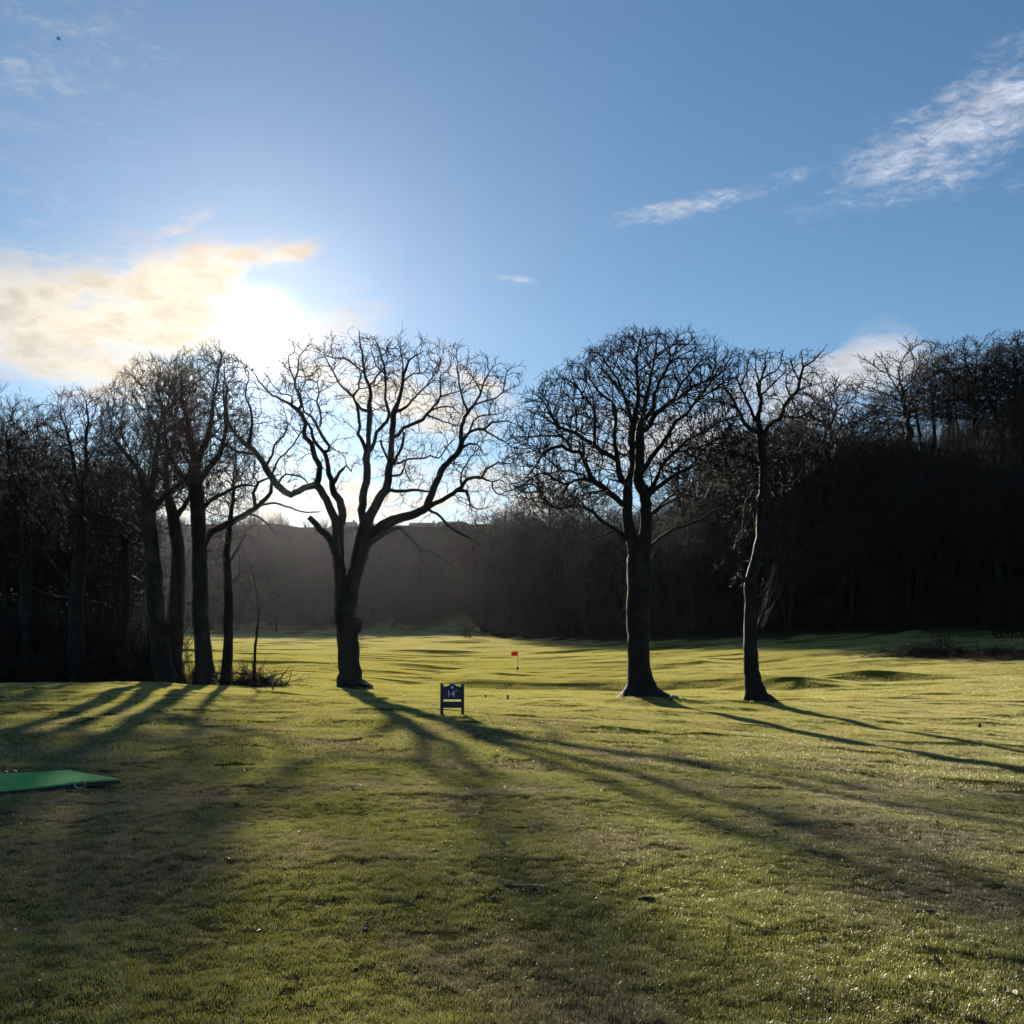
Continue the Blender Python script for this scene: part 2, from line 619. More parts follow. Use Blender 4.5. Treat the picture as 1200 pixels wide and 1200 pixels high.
class Traced(Skel):
    """Limbs given as (x, y, width) in photograph pixels, each tied to the nearest limb already laid."""

    def __init__(self, D, seed):
        super().__init__(seed)
        self.D = D
        self.s = D / F

    def limb(self, pts, part, slope=None, root=False, grow_below=.16, jit=.015):
        g = self.rng
        if root:
            start, dep = None, self.D
        else:
            q = px(pts[0][0], pts[0][1], self.D)
            P = np.array(self.p)
            ok = np.array(self.part) != -1
            # image distance, not depth
            pr = np.stack([P[:, 0] / P[:, 1], P[:, 2] / P[:, 1] - EYE / P[:, 1]], 1)
            qr = np.array([q[0] / q[1], (q[2] - EYE) / q[1]])
            d = ((pr - qr) ** 2).sum(1); d[~ok] = 1e9
            start = int(d.argmin()); dep = P[start, 1]
            if self.part[start] != part and part in self.part:
                part = max(self.part) + 1
            if d[start] < (3 / F) ** 2:
                pts = pts[1:]
        if slope is None:
            slope = float(np.clip(g.normal() * .4, -.75, .75))
        out, rad = [], []
        lx, ly = pts[0][0], pts[0][1]
        if start is not None:
            a = self.p[start]
            lx, ly = 600 + a[0] / a[1] * F, HZ - (a[2] - EYE) / a[1] * F
        for x, y, w in pts:
            dep = dep + slope * math.hypot(x - lx, y - ly) * self.s
            out.append(px(x, y, dep)); rad.append(max(.012, w * self.s * .5))
            lx, ly = x, y
        if start is not None and len(out) < 1:
            return []
        return self.line(out, rad, part, start, .22, jit, grow_below)


def pip(poly, x, y):
    inside = np.zeros(len(x), bool)
    j = len(poly) - 1
    for i in range(len(poly)):
        xi, yi = poly[i]; xj, yj = poly[j]
        c = ((yi > y) != (yj > y)) & (x < (xj - xi) * (y - yi) / (yj - yi + 1e-12) + xi)
        inside ^= c
        j = i
    return inside


def bark_of(part):
    return M['bark'] if part >= 0 else M['shoot'] if part == -2 else M['twig']


# ---- the old tree with the forked trunk and the broken stub
def old_tree():
    D = 40.0
    t = Traced(D, 3)
    bx = (411 - 600) / F * D
    b = np.array((bx, D, gz(bx, D) - .12))
    yb = HZ - (b[2] - EYE) / D * F
    t.limb([(411, yb, 34), (411, 800, 27), (409, 780, 25), (408, 760, 24), (407, 742, 25), (405, 722, 23), (404, 706, 22), (404, 696, 15)], 0, 0, True, 0)
    L = t.limb
    L([(403, 716, 20), (401, 695, 17), (399, 676, 15), (397, 655, 14), (396, 632, 14), (396, 616, 14)], 1, .05, grow_below=.12)
    L([(396, 614, 11), (391, 604, 10), (387, 597, 9), (379, 579, 8.5), (371, 568, 9)], 1, .2)
    L([(371, 568, 8), (362, 570, 8), (350, 575, 8), (341, 580, 8), (333, 576, 8), (324, 567, 8), (315, 555, 8), (309, 542, 7), (296, 527, 6.5), (287, 521, 5), (276, 510, 4), (269, 497, 3), (264, 479, 2.6), (262, 460, 2), (263, 436, 1.3)], 2, -.25)
    L([(293, 523, 4), (292, 519, 4), (295, 504, 3.6), (295, 489, 3), (293, 476, 2.6), (288, 464, 2), (291, 444, 1.4)], 2)
    L([(299, 531, 4), (288, 531, 3.6), (273, 527, 3), (261, 518, 2.2), (248, 510, 1.5)], 2)
    L([(312, 548, 3), (320, 531, 2.6), (321, 522, 2.4), (333, 509, 2), (337, 498, 1.6), (335, 488, 1.2)], 2)
    L([(318, 556, 3), (323, 549, 2.6), (326, 539, 2.3), (339, 527, 2), (350, 510, 1.8), (355, 503, 1.3)], 2)
    L([(322, 565, 3), (335, 556, 2.4), (349, 557, 2.4), (358, 563, 2), (362, 568, 1.5)], 2)
    L([(372, 568, 8), (375, 549, 7), (368, 533, 6.5), (365, 519, 6), (357, 513, 5.5), (356, 504, 5), (358, 497, 5.5), (354, 486, 6), (344, 477, 4.4), (333, 470, 3.2), (320, 463, 2.6), (311, 455, 2.2), (303, 446, 1.8), (296, 435, 1.3)], 3, .3)
    L([(350, 482, 4), (353, 474, 3.6), (348, 459, 3), (346, 447, 2.6), (350, 429, 2.1), (351, 417, 1.6), (359, 407, 1.2)], 3)
    L([(346, 447, 2.4), (339, 431, 1.8), (338, 418, 1.2)], 3)
    L([(342, 475, 2.6), (342, 464, 2), (330, 462, 1.5), (324, 455, 1.2)], 3)
    L([(399, 612, 11), (401, 604, 10), (400, 592, 9.5), (395, 582, 9), (389, 573, 7.5), (388, 562, 6.5), (385, 549, 5.6), (384, 541, 5), (380, 531, 5)], 4, -.2)
    L([(380, 531, 4), (372, 522, 3.8), (366, 513, 3.8), (365, 503, 3.4), (361, 497, 2.6)], 4, .1)
    L([(381, 532, 4), (385, 527, 3.8), (386, 523, 3.6), (378, 512, 3.6), (371, 500, 3.6), (365, 488, 3), (357, 482, 2.4), (354, 472, 1.6), (352, 460, 1.2)], 4, -.35)
    L([(371, 500, 2.6), (375, 499, 2.4), (376, 483, 2.2), (371, 470, 2), (374, 461, 1.7), (371, 449, 1.4), (363, 443, 1.1)], 4)
    L([(390, 568, 5), (395, 559, 4.4), (401, 550, 3.8), (406, 546, 2.4), (412, 552, 1.4)], 4)
    L([(393, 648, 10), (388, 634, 9), (382, 626, 8.5), (375, 620, 8), (368, 612, 7), (362, 606, 6)], 10, -.2, grow_below=0)
    # right hand stem
    L([(407, 716, 20), (410, 697, 18), (413, 682, 17), (418, 665, 18), (424, 643, 20), (428, 626, 20), (429, 616, 18)], 5, .1, grow_below=.1)
    L([(428, 618, 11), (424, 604, 10), (426, 577, 9.5), (430, 559, 8.6), (430, 545, 8.4), (430, 531, 8.4)], 5, .25)
    L([(429, 528, 6), (426, 521, 5.2), (420, 508, 4), (422, 500, 3.8), (419, 483, 3.6), (417, 471, 3.2), (414, 465, 3), (407, 458, 2.6), (396, 447, 2.1), (387, 429, 1.7), (380, 416, 1.2)], 5)
    L([(415, 466, 2.6), (420, 455, 2.4), (422, 444, 2.2), (424, 437, 2)], 5)
    L([(430, 530, 6), (432, 515, 5.6), (432, 500, 6.5), (433, 488, 7), (433, 477, 6), (434, 458, 4.2), (429, 443, 3.4), (425, 422, 2.8), (422, 402, 2), (421, 389, 1.2)], 5)
    L([(432, 482, 4.5), (425, 481, 4), (418, 472, 3)], 5)
    L([(428, 440, 2.6), (420, 431, 2.2), (404, 420, 1.9), (390, 420, 1.4), (381, 414, 1.1)], 5)
    L([(434, 452, 2.8), (440, 443, 2.3), (450, 432, 1.8), (455, 419, 1.2)], 5)
    L([(431, 533, 6), (435, 527, 5.4), (439, 519, 4.8), (442, 506, 4.4), (453, 494, 4), (456, 483, 4), (451, 467, 3.2), (452, 452, 2.8), (450, 430, 2.4), (445, 411, 1.8), (440, 400, 1.2)], 6, -.4)
    L([(450, 440, 2), (441, 428, 1.6), (436, 412, 1.2)], 6)
    L([(430, 614, 13), (436, 600, 11.5), (445, 583, 10.5), (454, 569, 9.5), (456, 549, 8.5), (457, 541, 8), (459, 522, 6.6), (460, 504, 7), (461, 488, 7), (466, 470, 5), (471, 455, 3.8), (473, 440, 3), (480, 422, 2.2), (492, 414, 1.2)], 7, -.2)
    L([(463, 483, 4.6), (469, 481, 4), (480, 473, 2.8), (492, 459, 2.3), (504, 447, 1.9), (510, 437, 1.6), (516, 425, 1.1)], 7)
    L([(468, 464, 3), (471, 446, 2.4), (472, 425, 1.8), (469, 406, 1.2)], 7)
    L([(473, 448, 2.4), (484, 438, 1.9), (497, 436, 1.4), (503, 428, 1.1)], 7)
    L([(462, 513, 4.6), (472, 503, 4.2), (484, 497, 4), (496, 492, 4), (499, 486, 3.6), (508, 476, 3), (516, 464, 2.5), (516, 450, 2), (517, 440, 1.6), (523, 434, 1.1)], 7)
    L([(503, 482, 2.4), (516, 477, 2), (531, 477, 1.5), (538, 484, 1.1)], 7)
    L([(515, 465, 2), (528, 461, 1.7), (538, 459, 1.3), (546, 452, 1)], 7)
    L([(500, 487, 2.4), (513, 491, 2), (525, 495, 1.6), (536, 499, 1.2)], 7)
    L([(459, 545, 4), (466, 534, 3.4), (472, 519, 3), (473, 507, 2.6)], 7)
    L([(458, 544, 3.2), (468, 542, 2.8), (480, 537, 2.6), (492, 538, 2.3), (504, 534, 2), (514, 537, 1.8), (525, 522, 1.5), (534, 512, 1.1)], 7)
    L([(457, 558, 3.6), (469, 556, 3), (474, 546, 2.4), (476, 538, 1.6)], 7)
    L([(474, 548, 2), (477, 557, 1.7), (483, 565, 1.3)], 7)
    L([(454, 575, 4.6), (469, 576, 3.8), (483, 574, 3.6), (495, 575, 3), (503, 577, 2.2)], 7, .1)
    L([(456, 545, 3.4), (451, 530, 3), (446, 516, 2.4)], 7)
    L([(426, 638, 16), (432, 629, 16), (438, 624, 15), (450, 615, 13.5), (465, 608, 11), (480, 604, 10), (492, 600, 9.5), (501, 594, 10)], 8, -.15, grow_below=.12)
    L([(501, 594, 8.5), (503, 585, 8.4), (510, 570, 8), (517, 553, 7.6), (525, 542, 7), (537, 530, 6.6), (540, 519, 6.2), (540, 506, 5), (543, 494, 4.4), (548, 484, 4), (559, 470, 3), (564, 458, 2.5), (567, 448, 2), (571, 440, 1.6), (576, 431, 1.1)], 8, .2)
    L([(547, 483, 3), (540, 461, 2.5), (537, 444, 2), (537, 425, 1.2)], 8)
    L([(557, 472, 2.4), (569, 470, 2), (582, 466, 1.7), (589, 459, 1.4), (592, 450, 1)], 8)
    L([(563, 460, 2), (559, 450, 1.7), (550, 438, 1.2)], 8)
    L([(541, 516, 4.6), (547, 511, 4), (555, 504, 3.2), (567, 503, 3), (577, 495, 2.4), (588, 494, 1.8), (598, 494, 1.3)], 8)
    L([(549, 508, 2.6), (552, 499, 2.2), (559, 488, 2), (574, 486, 1.6), (586, 484, 1.1)], 8)
    L([(568, 503, 2.2), (582, 513, 1.9), (592, 518, 1.5), (599, 523, 1.1)], 8)
    L([(540, 524, 3.6), (550, 521, 3), (559, 521, 2), (566, 531, 1.3)], 8)
    L([(502, 594, 7), (507, 592, 6.4), (517, 586, 5.8), (531, 579, 5.2), (540, 571, 5), (547, 562, 4.2), (555, 559, 3.6), (565, 559, 3), (570, 550, 2.5), (583, 542, 2), (598, 544, 1.3)], 9, -.3)
    L([(565, 559, 2.4), (577, 565, 2), (586, 563, 1.6), (595, 567, 1.1)], 9)
    L([(577, 566, 1.8), (580, 577, 1.5), (592, 581, 1.1)], 9)
    L([(539, 571, 2.8), (541, 555, 2.2), (547, 543, 1.8), (556, 530, 1.2)], 9)
    L([(536, 575, 4), (547, 576, 4), (549, 583, 2.4), (549, 591, 1.8), (559, 597, 1.4), (570, 595, 1)], 9)
    L([(502, 597, 4), (507, 600, 3.4), (517, 606, 3.2), (525, 615, 3.2), (534, 623, 3), (544, 627, 2.6), (555, 634, 2), (565, 640, 1.2)], 9)
    L([(555, 634, 1.8), (554, 648, 1.5), (559, 664, 1)], 9)
    L([(424, 645, 8), (435, 636, 6), (450, 626, 5.2), (466, 619, 4.6), (475, 624, 4.2), (484, 633, 3.8), (493, 645, 3), (495, 655, 2.5), (498, 663, 2), (490, 679, 1.2)], 11, -.35, grow_below=.05)
    L([(493, 645, 2.4), (504, 646, 2.2), (517, 653, 2), (531, 664, 1.3)], 11)
    # fine growth round the thin ends
    P = np.array(t.p); r = np.array(t.r); pt = np.array(t.part)
    cand = np.where((r < .085) & (pt != 10) & (pt != 0) & (pt != 11) & (P[:, 2] > 6.2))[0]
    w = (1.0 / (r[cand] + .03)); w /= w.sum()
    for j in t.rng.choice(cand, 2300, p=w)[None]:
        A = P[j] + t.rng.normal(size=(len(j), 3)) * np.array([.42, .6, .42]) + np.array([0, 0, .12])
    A = A[HZ - (A[:, 2] - EYE) / A[:, 1] * F > 394]
    t.colonise(A, .17, .2, 26, .10, .9, .3, .22, px(415, 640, D), .4)
    t.radii(.0085, 2.25)
    t.twigs(.022, .45, .30, .0065, .3, 2)
    # thin shoots on the trunk
    for _ in range(14):
        y = t.rng.uniform(700, 790); s = t.rng.choice((-1, 1), p=(.2, .8))
        q = px(407 + s * 11, y, D - .1)
        i = t.add(q, int(((np.array(t.p) - q) ** 2).sum(1).argmin()), .008, -2)
        for k in range(3):
            q = q + np.array((s * .10, t.rng.normal() * .06, .17)); i = t.add(q, i, .006, -2)
    e = empty('bare_tree', b, 'big old bare tree with forked trunk, broken stub and drooping limbs', 'tree')
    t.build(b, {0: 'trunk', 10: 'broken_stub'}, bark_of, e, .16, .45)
    bm = bmesh.new()
    bmesh.ops.create_icosphere(bm, subdivisions=3, radius=.26)
    for v in bm.verts:
        n = float(pnoise(v.co.x * 7, v.co.z * 7 + v.co.y * 3)); v.co *= 1 + .4 * n; v.co.z *= 1.3
    bm_obj('burl', bm, M['bark'], e, True, (.21, -.06, px(0, 733, D)[2] - b[2]))
    return e


def fan_tree():
    D = 37.0
    t = Traced(D, 8)
    bx = (752 - 600) / F * D
    b = np.array((bx, D, gz(bx, D) - .15))
    yb = HZ - (b[2] - EYE) / D * F
    L = t.limb
    L([(754, yb, 38), (752, 808, 31), (750, 795, 27), (749, 775, 25), (748, 755, 25), (748, 735, 27), (748, 705, 27), (749, 675, 28), (748, 655, 27), (748, 640, 15)], 0, 0, True, 0)
    L([(746, 668, 20), (743, 643, 16), (738, 621, 14), (735, 603, 12), (735, 580, 11.5), (736, 566, 12)], 1, .1, grow_below=.1)
    L([(733, 566, 8), (727, 560, 8), (724, 541, 6), (721, 522, 5), (720, 512, 4.6), (721, 491, 4), (717, 471, 3.2), (700, 457, 2.6), (689, 438, 1.8), (682, 427, 1.2)], 1)
    L([(722, 538, 5.6), (717, 535, 5.6), (701, 525, 5.2), (692, 519, 4.8), (675, 507, 4), (656, 500, 3.4), (644, 485, 2.8), (637, 470, 2), (628, 462, 1.3)], 1, -.3)
    L([(697, 522, 4), (697, 497, 3.6), (696, 480, 3), (682, 462, 2.4), (675, 450, 1.9), (656, 441, 1.2)], 1, .3)
    L([(737, 562, 10), (742, 548, 9.5), (741, 531, 9.5), (740, 512, 8.4), (744, 492, 8), (748, 467, 5.4), (747, 444, 4), (746, 421, 3), (751, 395, 2), (754, 384, 1.2)], 2, .15)
    L([(741, 493, 5), (733, 470, 4), (726, 450, 3), (715, 432, 2.2), (705, 418, 1.3)], 2)
    L([(730, 462, 3), (717, 445, 2.4), (703, 431, 1.6)], 2)
    L([(737, 594, 8), (728, 590, 7.4), (712, 575, 7), (696, 564, 6.2), (689, 550, 5.6), (683, 536, 5.2), (679, 529, 4.8), (670, 529, 4.2), (658, 523, 3.8), (647, 525, 3.2), (637, 532, 2.8), (623, 552, 2), (612, 564, 1.3)], 3, -.35)
    L([(694, 562, 4), (679, 562, 3.6), (663, 567, 3), (648, 561, 2.6), (638, 554, 2.2), (623, 560, 1.7), (603, 574, 1.1)], 3)
    L([(685, 557, 3), (668, 552, 2.6), (656, 551, 2.3), (641, 536, 1.8), (628, 528, 1.2)], 3)
    L([(672, 528, 3), (665, 518, 2.6), (660, 512, 2.4), (635, 511, 1.9), (607, 512, 1.2)], 3)
    L([(740, 640, 6), (728, 625, 5.2), (705, 610, 4.6), (691, 597, 4), (672, 593, 3.6), (656, 596, 3.2), (644, 590, 3), (634, 582, 2.5), (630, 572, 2.1), (619, 567, 1.7), (600, 574, 1.4), (585, 580, 1)], 4, .25)
    L([(632, 577, 2), (617, 576, 1.6), (600, 581, 1.2)], 4)
    L([(720, 620, 2.6), (705, 628, 2.2), (693, 629, 1.4)], 4)
    L([(751, 668, 22), (754, 645, 17), (757, 621, 14), (757, 586, 12.5), (754, 575, 14), (749, 562, 12.5), (750, 545, 11), (750, 527, 10.5), (750, 512, 10), (751, 497, 9)], 5, -.15, grow_below=.12)
    L([(753, 494, 7), (760, 485, 5.6), (767, 477, 5), (767, 462, 4), (778, 438, 3), (785, 424, 2.5), (785, 409, 2), (796, 393, 1.2)], 5, .2)
    L([(752, 492, 6), (756, 474, 5), (760, 455, 4), (764, 432, 3), (768, 410, 2.1), (771, 387, 1.2)], 5, -.3)
    L([(752, 506, 6.4), (758, 503, 6.2), (769, 485, 6), (785, 472, 5), (802, 462, 4), (813, 452, 3.2), (828, 446, 2.6), (844, 438, 2), (858, 424, 1.3)], 6, -.3)
    L([(787, 470, 3.2), (800, 448, 2.6), (815, 430, 2), (828, 412, 1.2)], 6)
    L([(752, 552, 7), (756, 548, 6.4), (767, 531, 5.8), (778, 518, 5.2), (783, 510, 5), (792, 494, 4.2), (804, 485, 3.6), (817, 469, 3), (831, 450, 2.2), (842, 438, 1.4)], 6, .35)
    L([(816, 470, 2.4), (832, 460, 2.1), (848, 450, 1.7), (868, 438, 1.1)], 6)
    L([(757, 578, 7), (764, 572, 6.4), (772, 555, 5.2), (778, 543, 4.6), (795, 526, 4), (811, 512, 3.2), (825, 506, 2.6), (848, 493, 1.9), (870, 486, 1.2)], 7, -.2)
    L([(758, 582, 7), (764, 576, 6.4), (785, 560, 5.2), (802, 551, 4.6), (813, 544, 4), (820, 531, 3), (840, 515, 2.2), (863, 505, 1.3)], 7, .4)
    L([(790, 530, 3), (812, 526, 2.3), (835, 520, 1.8), (858, 518, 1.2)], 7)
    L([(757, 606, 4), (765, 602, 3.4), (784, 588, 3), (802, 581, 2.6), (825, 583, 1.5)], 7)
    L([(762, 604, 3), (785, 582, 2.5), (796, 573, 2.1), (808, 569, 1.4)], 7)
    L([(757, 644, 5), (763, 639, 4.2), (784, 623, 3.6), (804, 615, 3), (819, 610, 2.5), (832, 601, 2), (849, 593, 1.2)], 8, .3)
    poly = [(603, 590), (590, 560), (600, 500), (614, 470), (640, 451), (665, 436), (690, 420), (715, 402), (742, 390), (770, 388), (800, 391), (832, 406), (862, 415), (874, 440), (868, 490), (872, 512), (840, 558), (800, 586), (765, 560), (720, 585), (690, 602), (640, 596)]
    g = t.rng
    A = []
    while len(A) < 7500:
        x = g.uniform(585, 876, 4000); y = g.uniform(394, 604, 4000)
        ok = pip(poly, x, y)
        rr = np.hypot((x - 745) / 135, (y - 560) / 172)
        keep = ok & (g.random(4000) < .25 + .75 * np.clip(rr, 0, 1) ** 1.5)
        x, y, rr = x[keep], y[keep], rr[keep]
        th = 4.1 * np.sqrt(np.clip(1.02 - rr ** 2, .02, 1))
        d = D + g.uniform(-1, 1, len(x)) * th
        for i in range(len(x)):
            A.append(px(x[i], y[i], d[i]))
    t.colonise(np.array(A[:7500]), .19, .20, 60, .04, 2.5, .3, .16, px(748, 610, D), .75)
    t.radii(.0075, 2.3)
    t.twigs(.018, .5, .24, .0060, .3, 2)
    for _ in range(30):       # short shoots round the bole
        y = g.uniform(640, 735); s = g.choice((-1, 1), p=(.72, .28))
        q = px(748 + s * 13, y, D + g.uniform(-.3, .1))
        i = t.add(q, int(((np.array(t.p[:60]) - q) ** 2).sum(1).argmin()), .010, -2)
        o = g.uniform(.02, .15); uz = g.uniform(.0, .10)
        for k in range(4):
            q = q + np.array((s * o + g.normal() * .03, g.normal() * .07, uz + .035 * k + g.normal() * .02)); i = t.add(q, i, .008, -2)
    e = empty('bare_tree', b, 'bare tree with a wide, dense, fan shaped crown and flared roots beside a grey stone', 'tree')
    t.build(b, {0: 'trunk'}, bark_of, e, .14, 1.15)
    return e


def slim_tree():
    D = 36.0
    t = Traced(D, 21)
    bx = (886 - 600) / F * D
    b = np.array((bx, D, gz(bx, D) - .15))
    yb = HZ - (b[2] - EYE) / D * F
    L = t.limb
    L([(889, yb, 25), (886, 814, 20), (882, 793, 18), (879, 760, 16), (879.5, 737, 15.5), (880, 702, 14.5), (879, 688, 14), (883, 667, 12.5), (888, 647, 11.5), (892, 620, 10.5), (892, 593, 10), (895, 573, 11), (895, 553, 10.5), (893, 527, 10), (890, 507, 9.5)], 0, 0, True, 0)
    L([(890, 509, 6), (880, 503, 5.4), (873, 497, 5), (864, 479, 4), (856, 463, 3), (848, 451, 2.4), (847, 436, 1.7), (852, 424, 1.2)], 1)
    L([(862, 476, 2.6), (853, 473, 2.1), (840, 470, 1.3)], 1)
    L([(890, 506, 7), (888, 491, 6.2), (891, 480, 5.4), (892, 467, 4.6), (889, 458, 4), (887, 449, 3)], 2, .1)
    L([(891, 464, 3), (892, 447, 2.5), (897, 431, 2.1), (897, 420, 1.7), (900, 410, 1.1)], 2)
    L([(892, 463, 2.6), (903, 453, 2.2), (912, 444, 1.8), (921, 435, 1.3)], 2)
    L([(893, 444, 2.2), (900, 439, 2), (912, 432, 1.7), (915, 420, 1.4), (917, 410, 1)], 2)
    L([(891, 452, 2), (886, 436, 1.7), (885, 420, 1.1)], 2)
    L([(889, 500, 5), (883, 486, 4), (876, 472, 3.2), (869, 456, 2.5), (864, 444, 2), (866, 432, 1.2)], 2)
    L([(868, 452, 2), (873, 440, 1.7), (876, 429, 1.5), (879, 415, 1)], 2)
    L([(892, 512, 7), (900, 500, 5.6), (913, 491, 5), (919, 477, 4.7), (927, 465, 4.5), (935, 456, 4), (939, 440, 3.4), (941, 431, 3), (953, 423, 2), (964, 411, 1.1)], 3, -.2)
    L([(941, 430, 2.4), (940, 420, 1.8), (940, 409, 1.1)], 3)
    L([(937, 447, 2.4), (930, 432, 1.8), (925, 420, 1.1)], 3)
    L([(916, 488, 3), (935, 489, 2.5), (948, 483, 2), (962, 470, 1.2)], 3)
    L([(926, 466, 2.4), (921, 452, 2), (922, 441, 1.2)], 3)
    L([(893, 548, 5), (880, 538, 4), (866, 532, 3.2), (850, 530, 2.4), (836, 540, 1.5)], 4, -.4)
    L([(895, 560, 5), (906, 545, 4), (920, 535, 3), (938, 532, 2), (950, 540, 1.2)], 4, .3)
    L([(893, 580, 4), (904, 572, 3), (918, 566, 2), (932, 566, 1.2)], 4, -.3)
    L([(891, 590, 4), (880, 582, 2.8), (873, 591, 2.2), (871, 615, 1.7), (865, 627, 1.1)], 4)
    L([(878, 690, 5), (872, 677, 3.6), (867, 659, 2.6), (863, 655, 1.5)], 4)
    g = t.rng
    poly = [(832, 560), (826, 520), (846, 470), (842, 430), (860, 412), (900, 404), (940, 404), (968, 412), (962, 450), (975, 480), (955, 545), (925, 575), (880, 575)]
    A = []
    P = np.array(t.p); r = np.array(t.r); pt = np.array(t.part)
    cand = np.where((r < .08) & (pt != 0))[0]
    j = g.choice(cand, 1100)
    A1 = P[j] + g.normal(size=(len(j), 3)) * np.array([.35, .55, .35]) + np.array([0, 0, .15])
    while len(A) < 1500:
        x = g.uniform(826, 976, 2000); y = g.uniform(404, 576, 2000)
        ok = pip(poly, x, y) & (g.random(2000) < np.interp(y, [404, 480, 510, 560], [.3, .2, 1, 1]))
        x, y = x[ok], y[ok]
        rr = np.hypot((x - 895) / 75, (y - 500) / 98)
        d = D + g.uniform(-1, 1, len(x)) * 2.1 * np.sqrt(np.clip(1 - rr ** 2, .03, 1))
        A += [px(x[i], y[i], d[i]) for i in range(len(x))]
    A = np.concatenate([A1, np.array(A)])
    A = A[HZ - (A[:, 2] - EYE) / A[:, 1] * F > 418]
    t.colonise(A, .18, .22, 50, .08, 1.6, .3, .22, px(893, 530, D), .45)
    t.radii(.0078, 2.25)
    t.twigs(.018, .5, .26, .0062, .3, 2)
    for _ in range(22):
        y = g.uniform(672, 752); q = px(881 + g.uniform(2, 7), y, D - .1)
        i = t.add(q, int(((np.array(t.p[:70]) - q) ** 2).sum(1).argmin()), .010, -2)
        L_ = g.uniform(.35, 1.0); dx = g.uniform(.25, 1.1); dy = g.normal() * .45
        for k in range(7):
            q = q + np.array((dx * .17 * L_ * (1.5 - .17 * k) + g.normal() * .035, dy * .15 + g.normal() * .03, .02 + .10 * (dx - .4) + .045 * k * L_ + g.normal() * .02)); i = t.add(q, i, .009 - .0006 * k, -2)
    e = empty('bare_tree', b, 'slender leaning bare tree with a tuft of thin shoots on its trunk', 'tree')
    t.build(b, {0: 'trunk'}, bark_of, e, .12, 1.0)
    return e


# ---- the trees of the group by the lawn's edge: traced stem, crown filled inside an outline
def group_tree(D, stem, limbs, poly, centre, half, n, seed, label, group=None, name='bare_tree', depth=3.0, ds=.24):
    t = Traced(D, seed)
    x0, y0 = stem[0][0], stem[0][1]
    bx = (x0 - 600) / F * D
    b = np.array((bx, D, gz(bx, D) - .12))
    yb = HZ - (b[2] - EYE) / D * F
    st = [(x0, yb, stem[0][2])] + [s for s in stem[1:] if s[1] < yb - 4]
    t.limb(st, 0, 0, True, .02)
    for k, l in enumerate(limbs):
        t.limb(l, k + 1, grow_below=.2)
    top = len(t.p) - 1
    if not limbs:
        for i in range(int(len(t.p) * .55), len(t.p)):
            t.grow[i] = True
    else:
        for i in range(len(t.p)):
            if t.part[i] == 0 and t.p[i][2] - b[2] > 4.0:
                t.grow[i] = True
    g = t.rng
    A = []
    pl = np.array(poly, float)
    n = int(n * .95)
    while len(A) < n:
        x = g.uniform(pl[:, 0].min(), pl[:, 0].max(), 3000); y = g.uniform(pl[:, 1].min(), pl[:, 1].max(), 3000)
        ok = pip(poly, x, y)
        x, y = x[ok], y[ok]
        rr = np.hypot((x - centre[0]) / half[0], (y - centre[1]) / half[1])
        d = D + g.uniform(-1, 1, len(x)) * depth * np.sqrt(np.clip(1 - rr ** 2, .06, 1))
        A += [px(x[i], y[i], d[i]) for i in range(len(x))]
    t.colonise(np.array(A[:n]), ds, ds * 1.1, 60, .12, 3.2, .3, .2, px(stem[-1][0], stem[-1][1] + 25, D), .5)
    t.radii(.0072, 2.2)
    t.twigs(.020, .65, .36, .0055, .5, 2)
    e = empty(name, b, label, 'tree', group)
    t.build(b, {0: 'trunk'}, bark_of, e, .14, .4)
    return e


def wood_mesh(seed, h=12.0, spread=3.6, n=1500, stems=1, lean=0.0, crown0=.32):
    """One kind of woodland tree; base at the origin."""
    t = Skel(seed)
    g = t.rng
    base_r = h * .018
    for s in range(stems):
        a = g.uniform(0, 6.28); off = .25 * (stems > 1)
        tilt = lean + (g.uniform(.08, .2) if stems > 1 else g.uniform(0, .05))
        p0 = np.array((math.cos(a) * off, math.sin(a) * off, -.4))
        pts = [p0]; q = p0
        top = h * g.uniform(.66, .78)
        for k in range(6):
            q = q + np.array((math.cos(a) * tilt * top / 6 + g.normal() * .10, math.sin(a) * tilt * top / 6 + g.normal() * .10, (top + .4) / 6))
            pts.append(q)
        t.line(pts, [base_r * (1.15, 1, .9, .78, .62, .45, .3)[k] / (1 if stems == 1 else 1.4) for k in range(7)], 0, None, .45, .03, 0)
    for i in range(len(t.p)):
        t.grow[i] = t.p[i][2] > h * crown0
    A = g.normal(size=(n * 3, 3)); A /= np.linalg.norm(A, axis=1)[:, None]
    A *= g.random(n * 3)[:, None] ** (1 / 2.2)
    A = A * np.array((spread, spread, h * .40)) + np.array((0, 0, h * .60))
    A = A[(A[:, 2] > h * crown0 * .9)][:n]
    t.colonise(A, .34, .40, 50, .12, 4, .3, .2, (0, 0, h * .3), .5)
    t.radii(.012, 2.25)
    t.twigs(.03, .8, .50, .0105, .5, 2)
    return t


# ------------------------------------------------------------------ the ground sheet
def spaced(lo, hi, fine_lo, fine_hi, step, growth):
    xs = list(np.arange(fine_lo, fine_hi + 1e-6, step))
    s = step; x = xs[-1]
    while x < hi:
        s = min(s * growth, 30); x += s; xs.append(min(x, hi))
    s = step; x = xs[0]
    while x > lo:
        s = min(s * growth, 30); x -= s; xs.insert(0, max(x, lo))
    return np.array(xs)


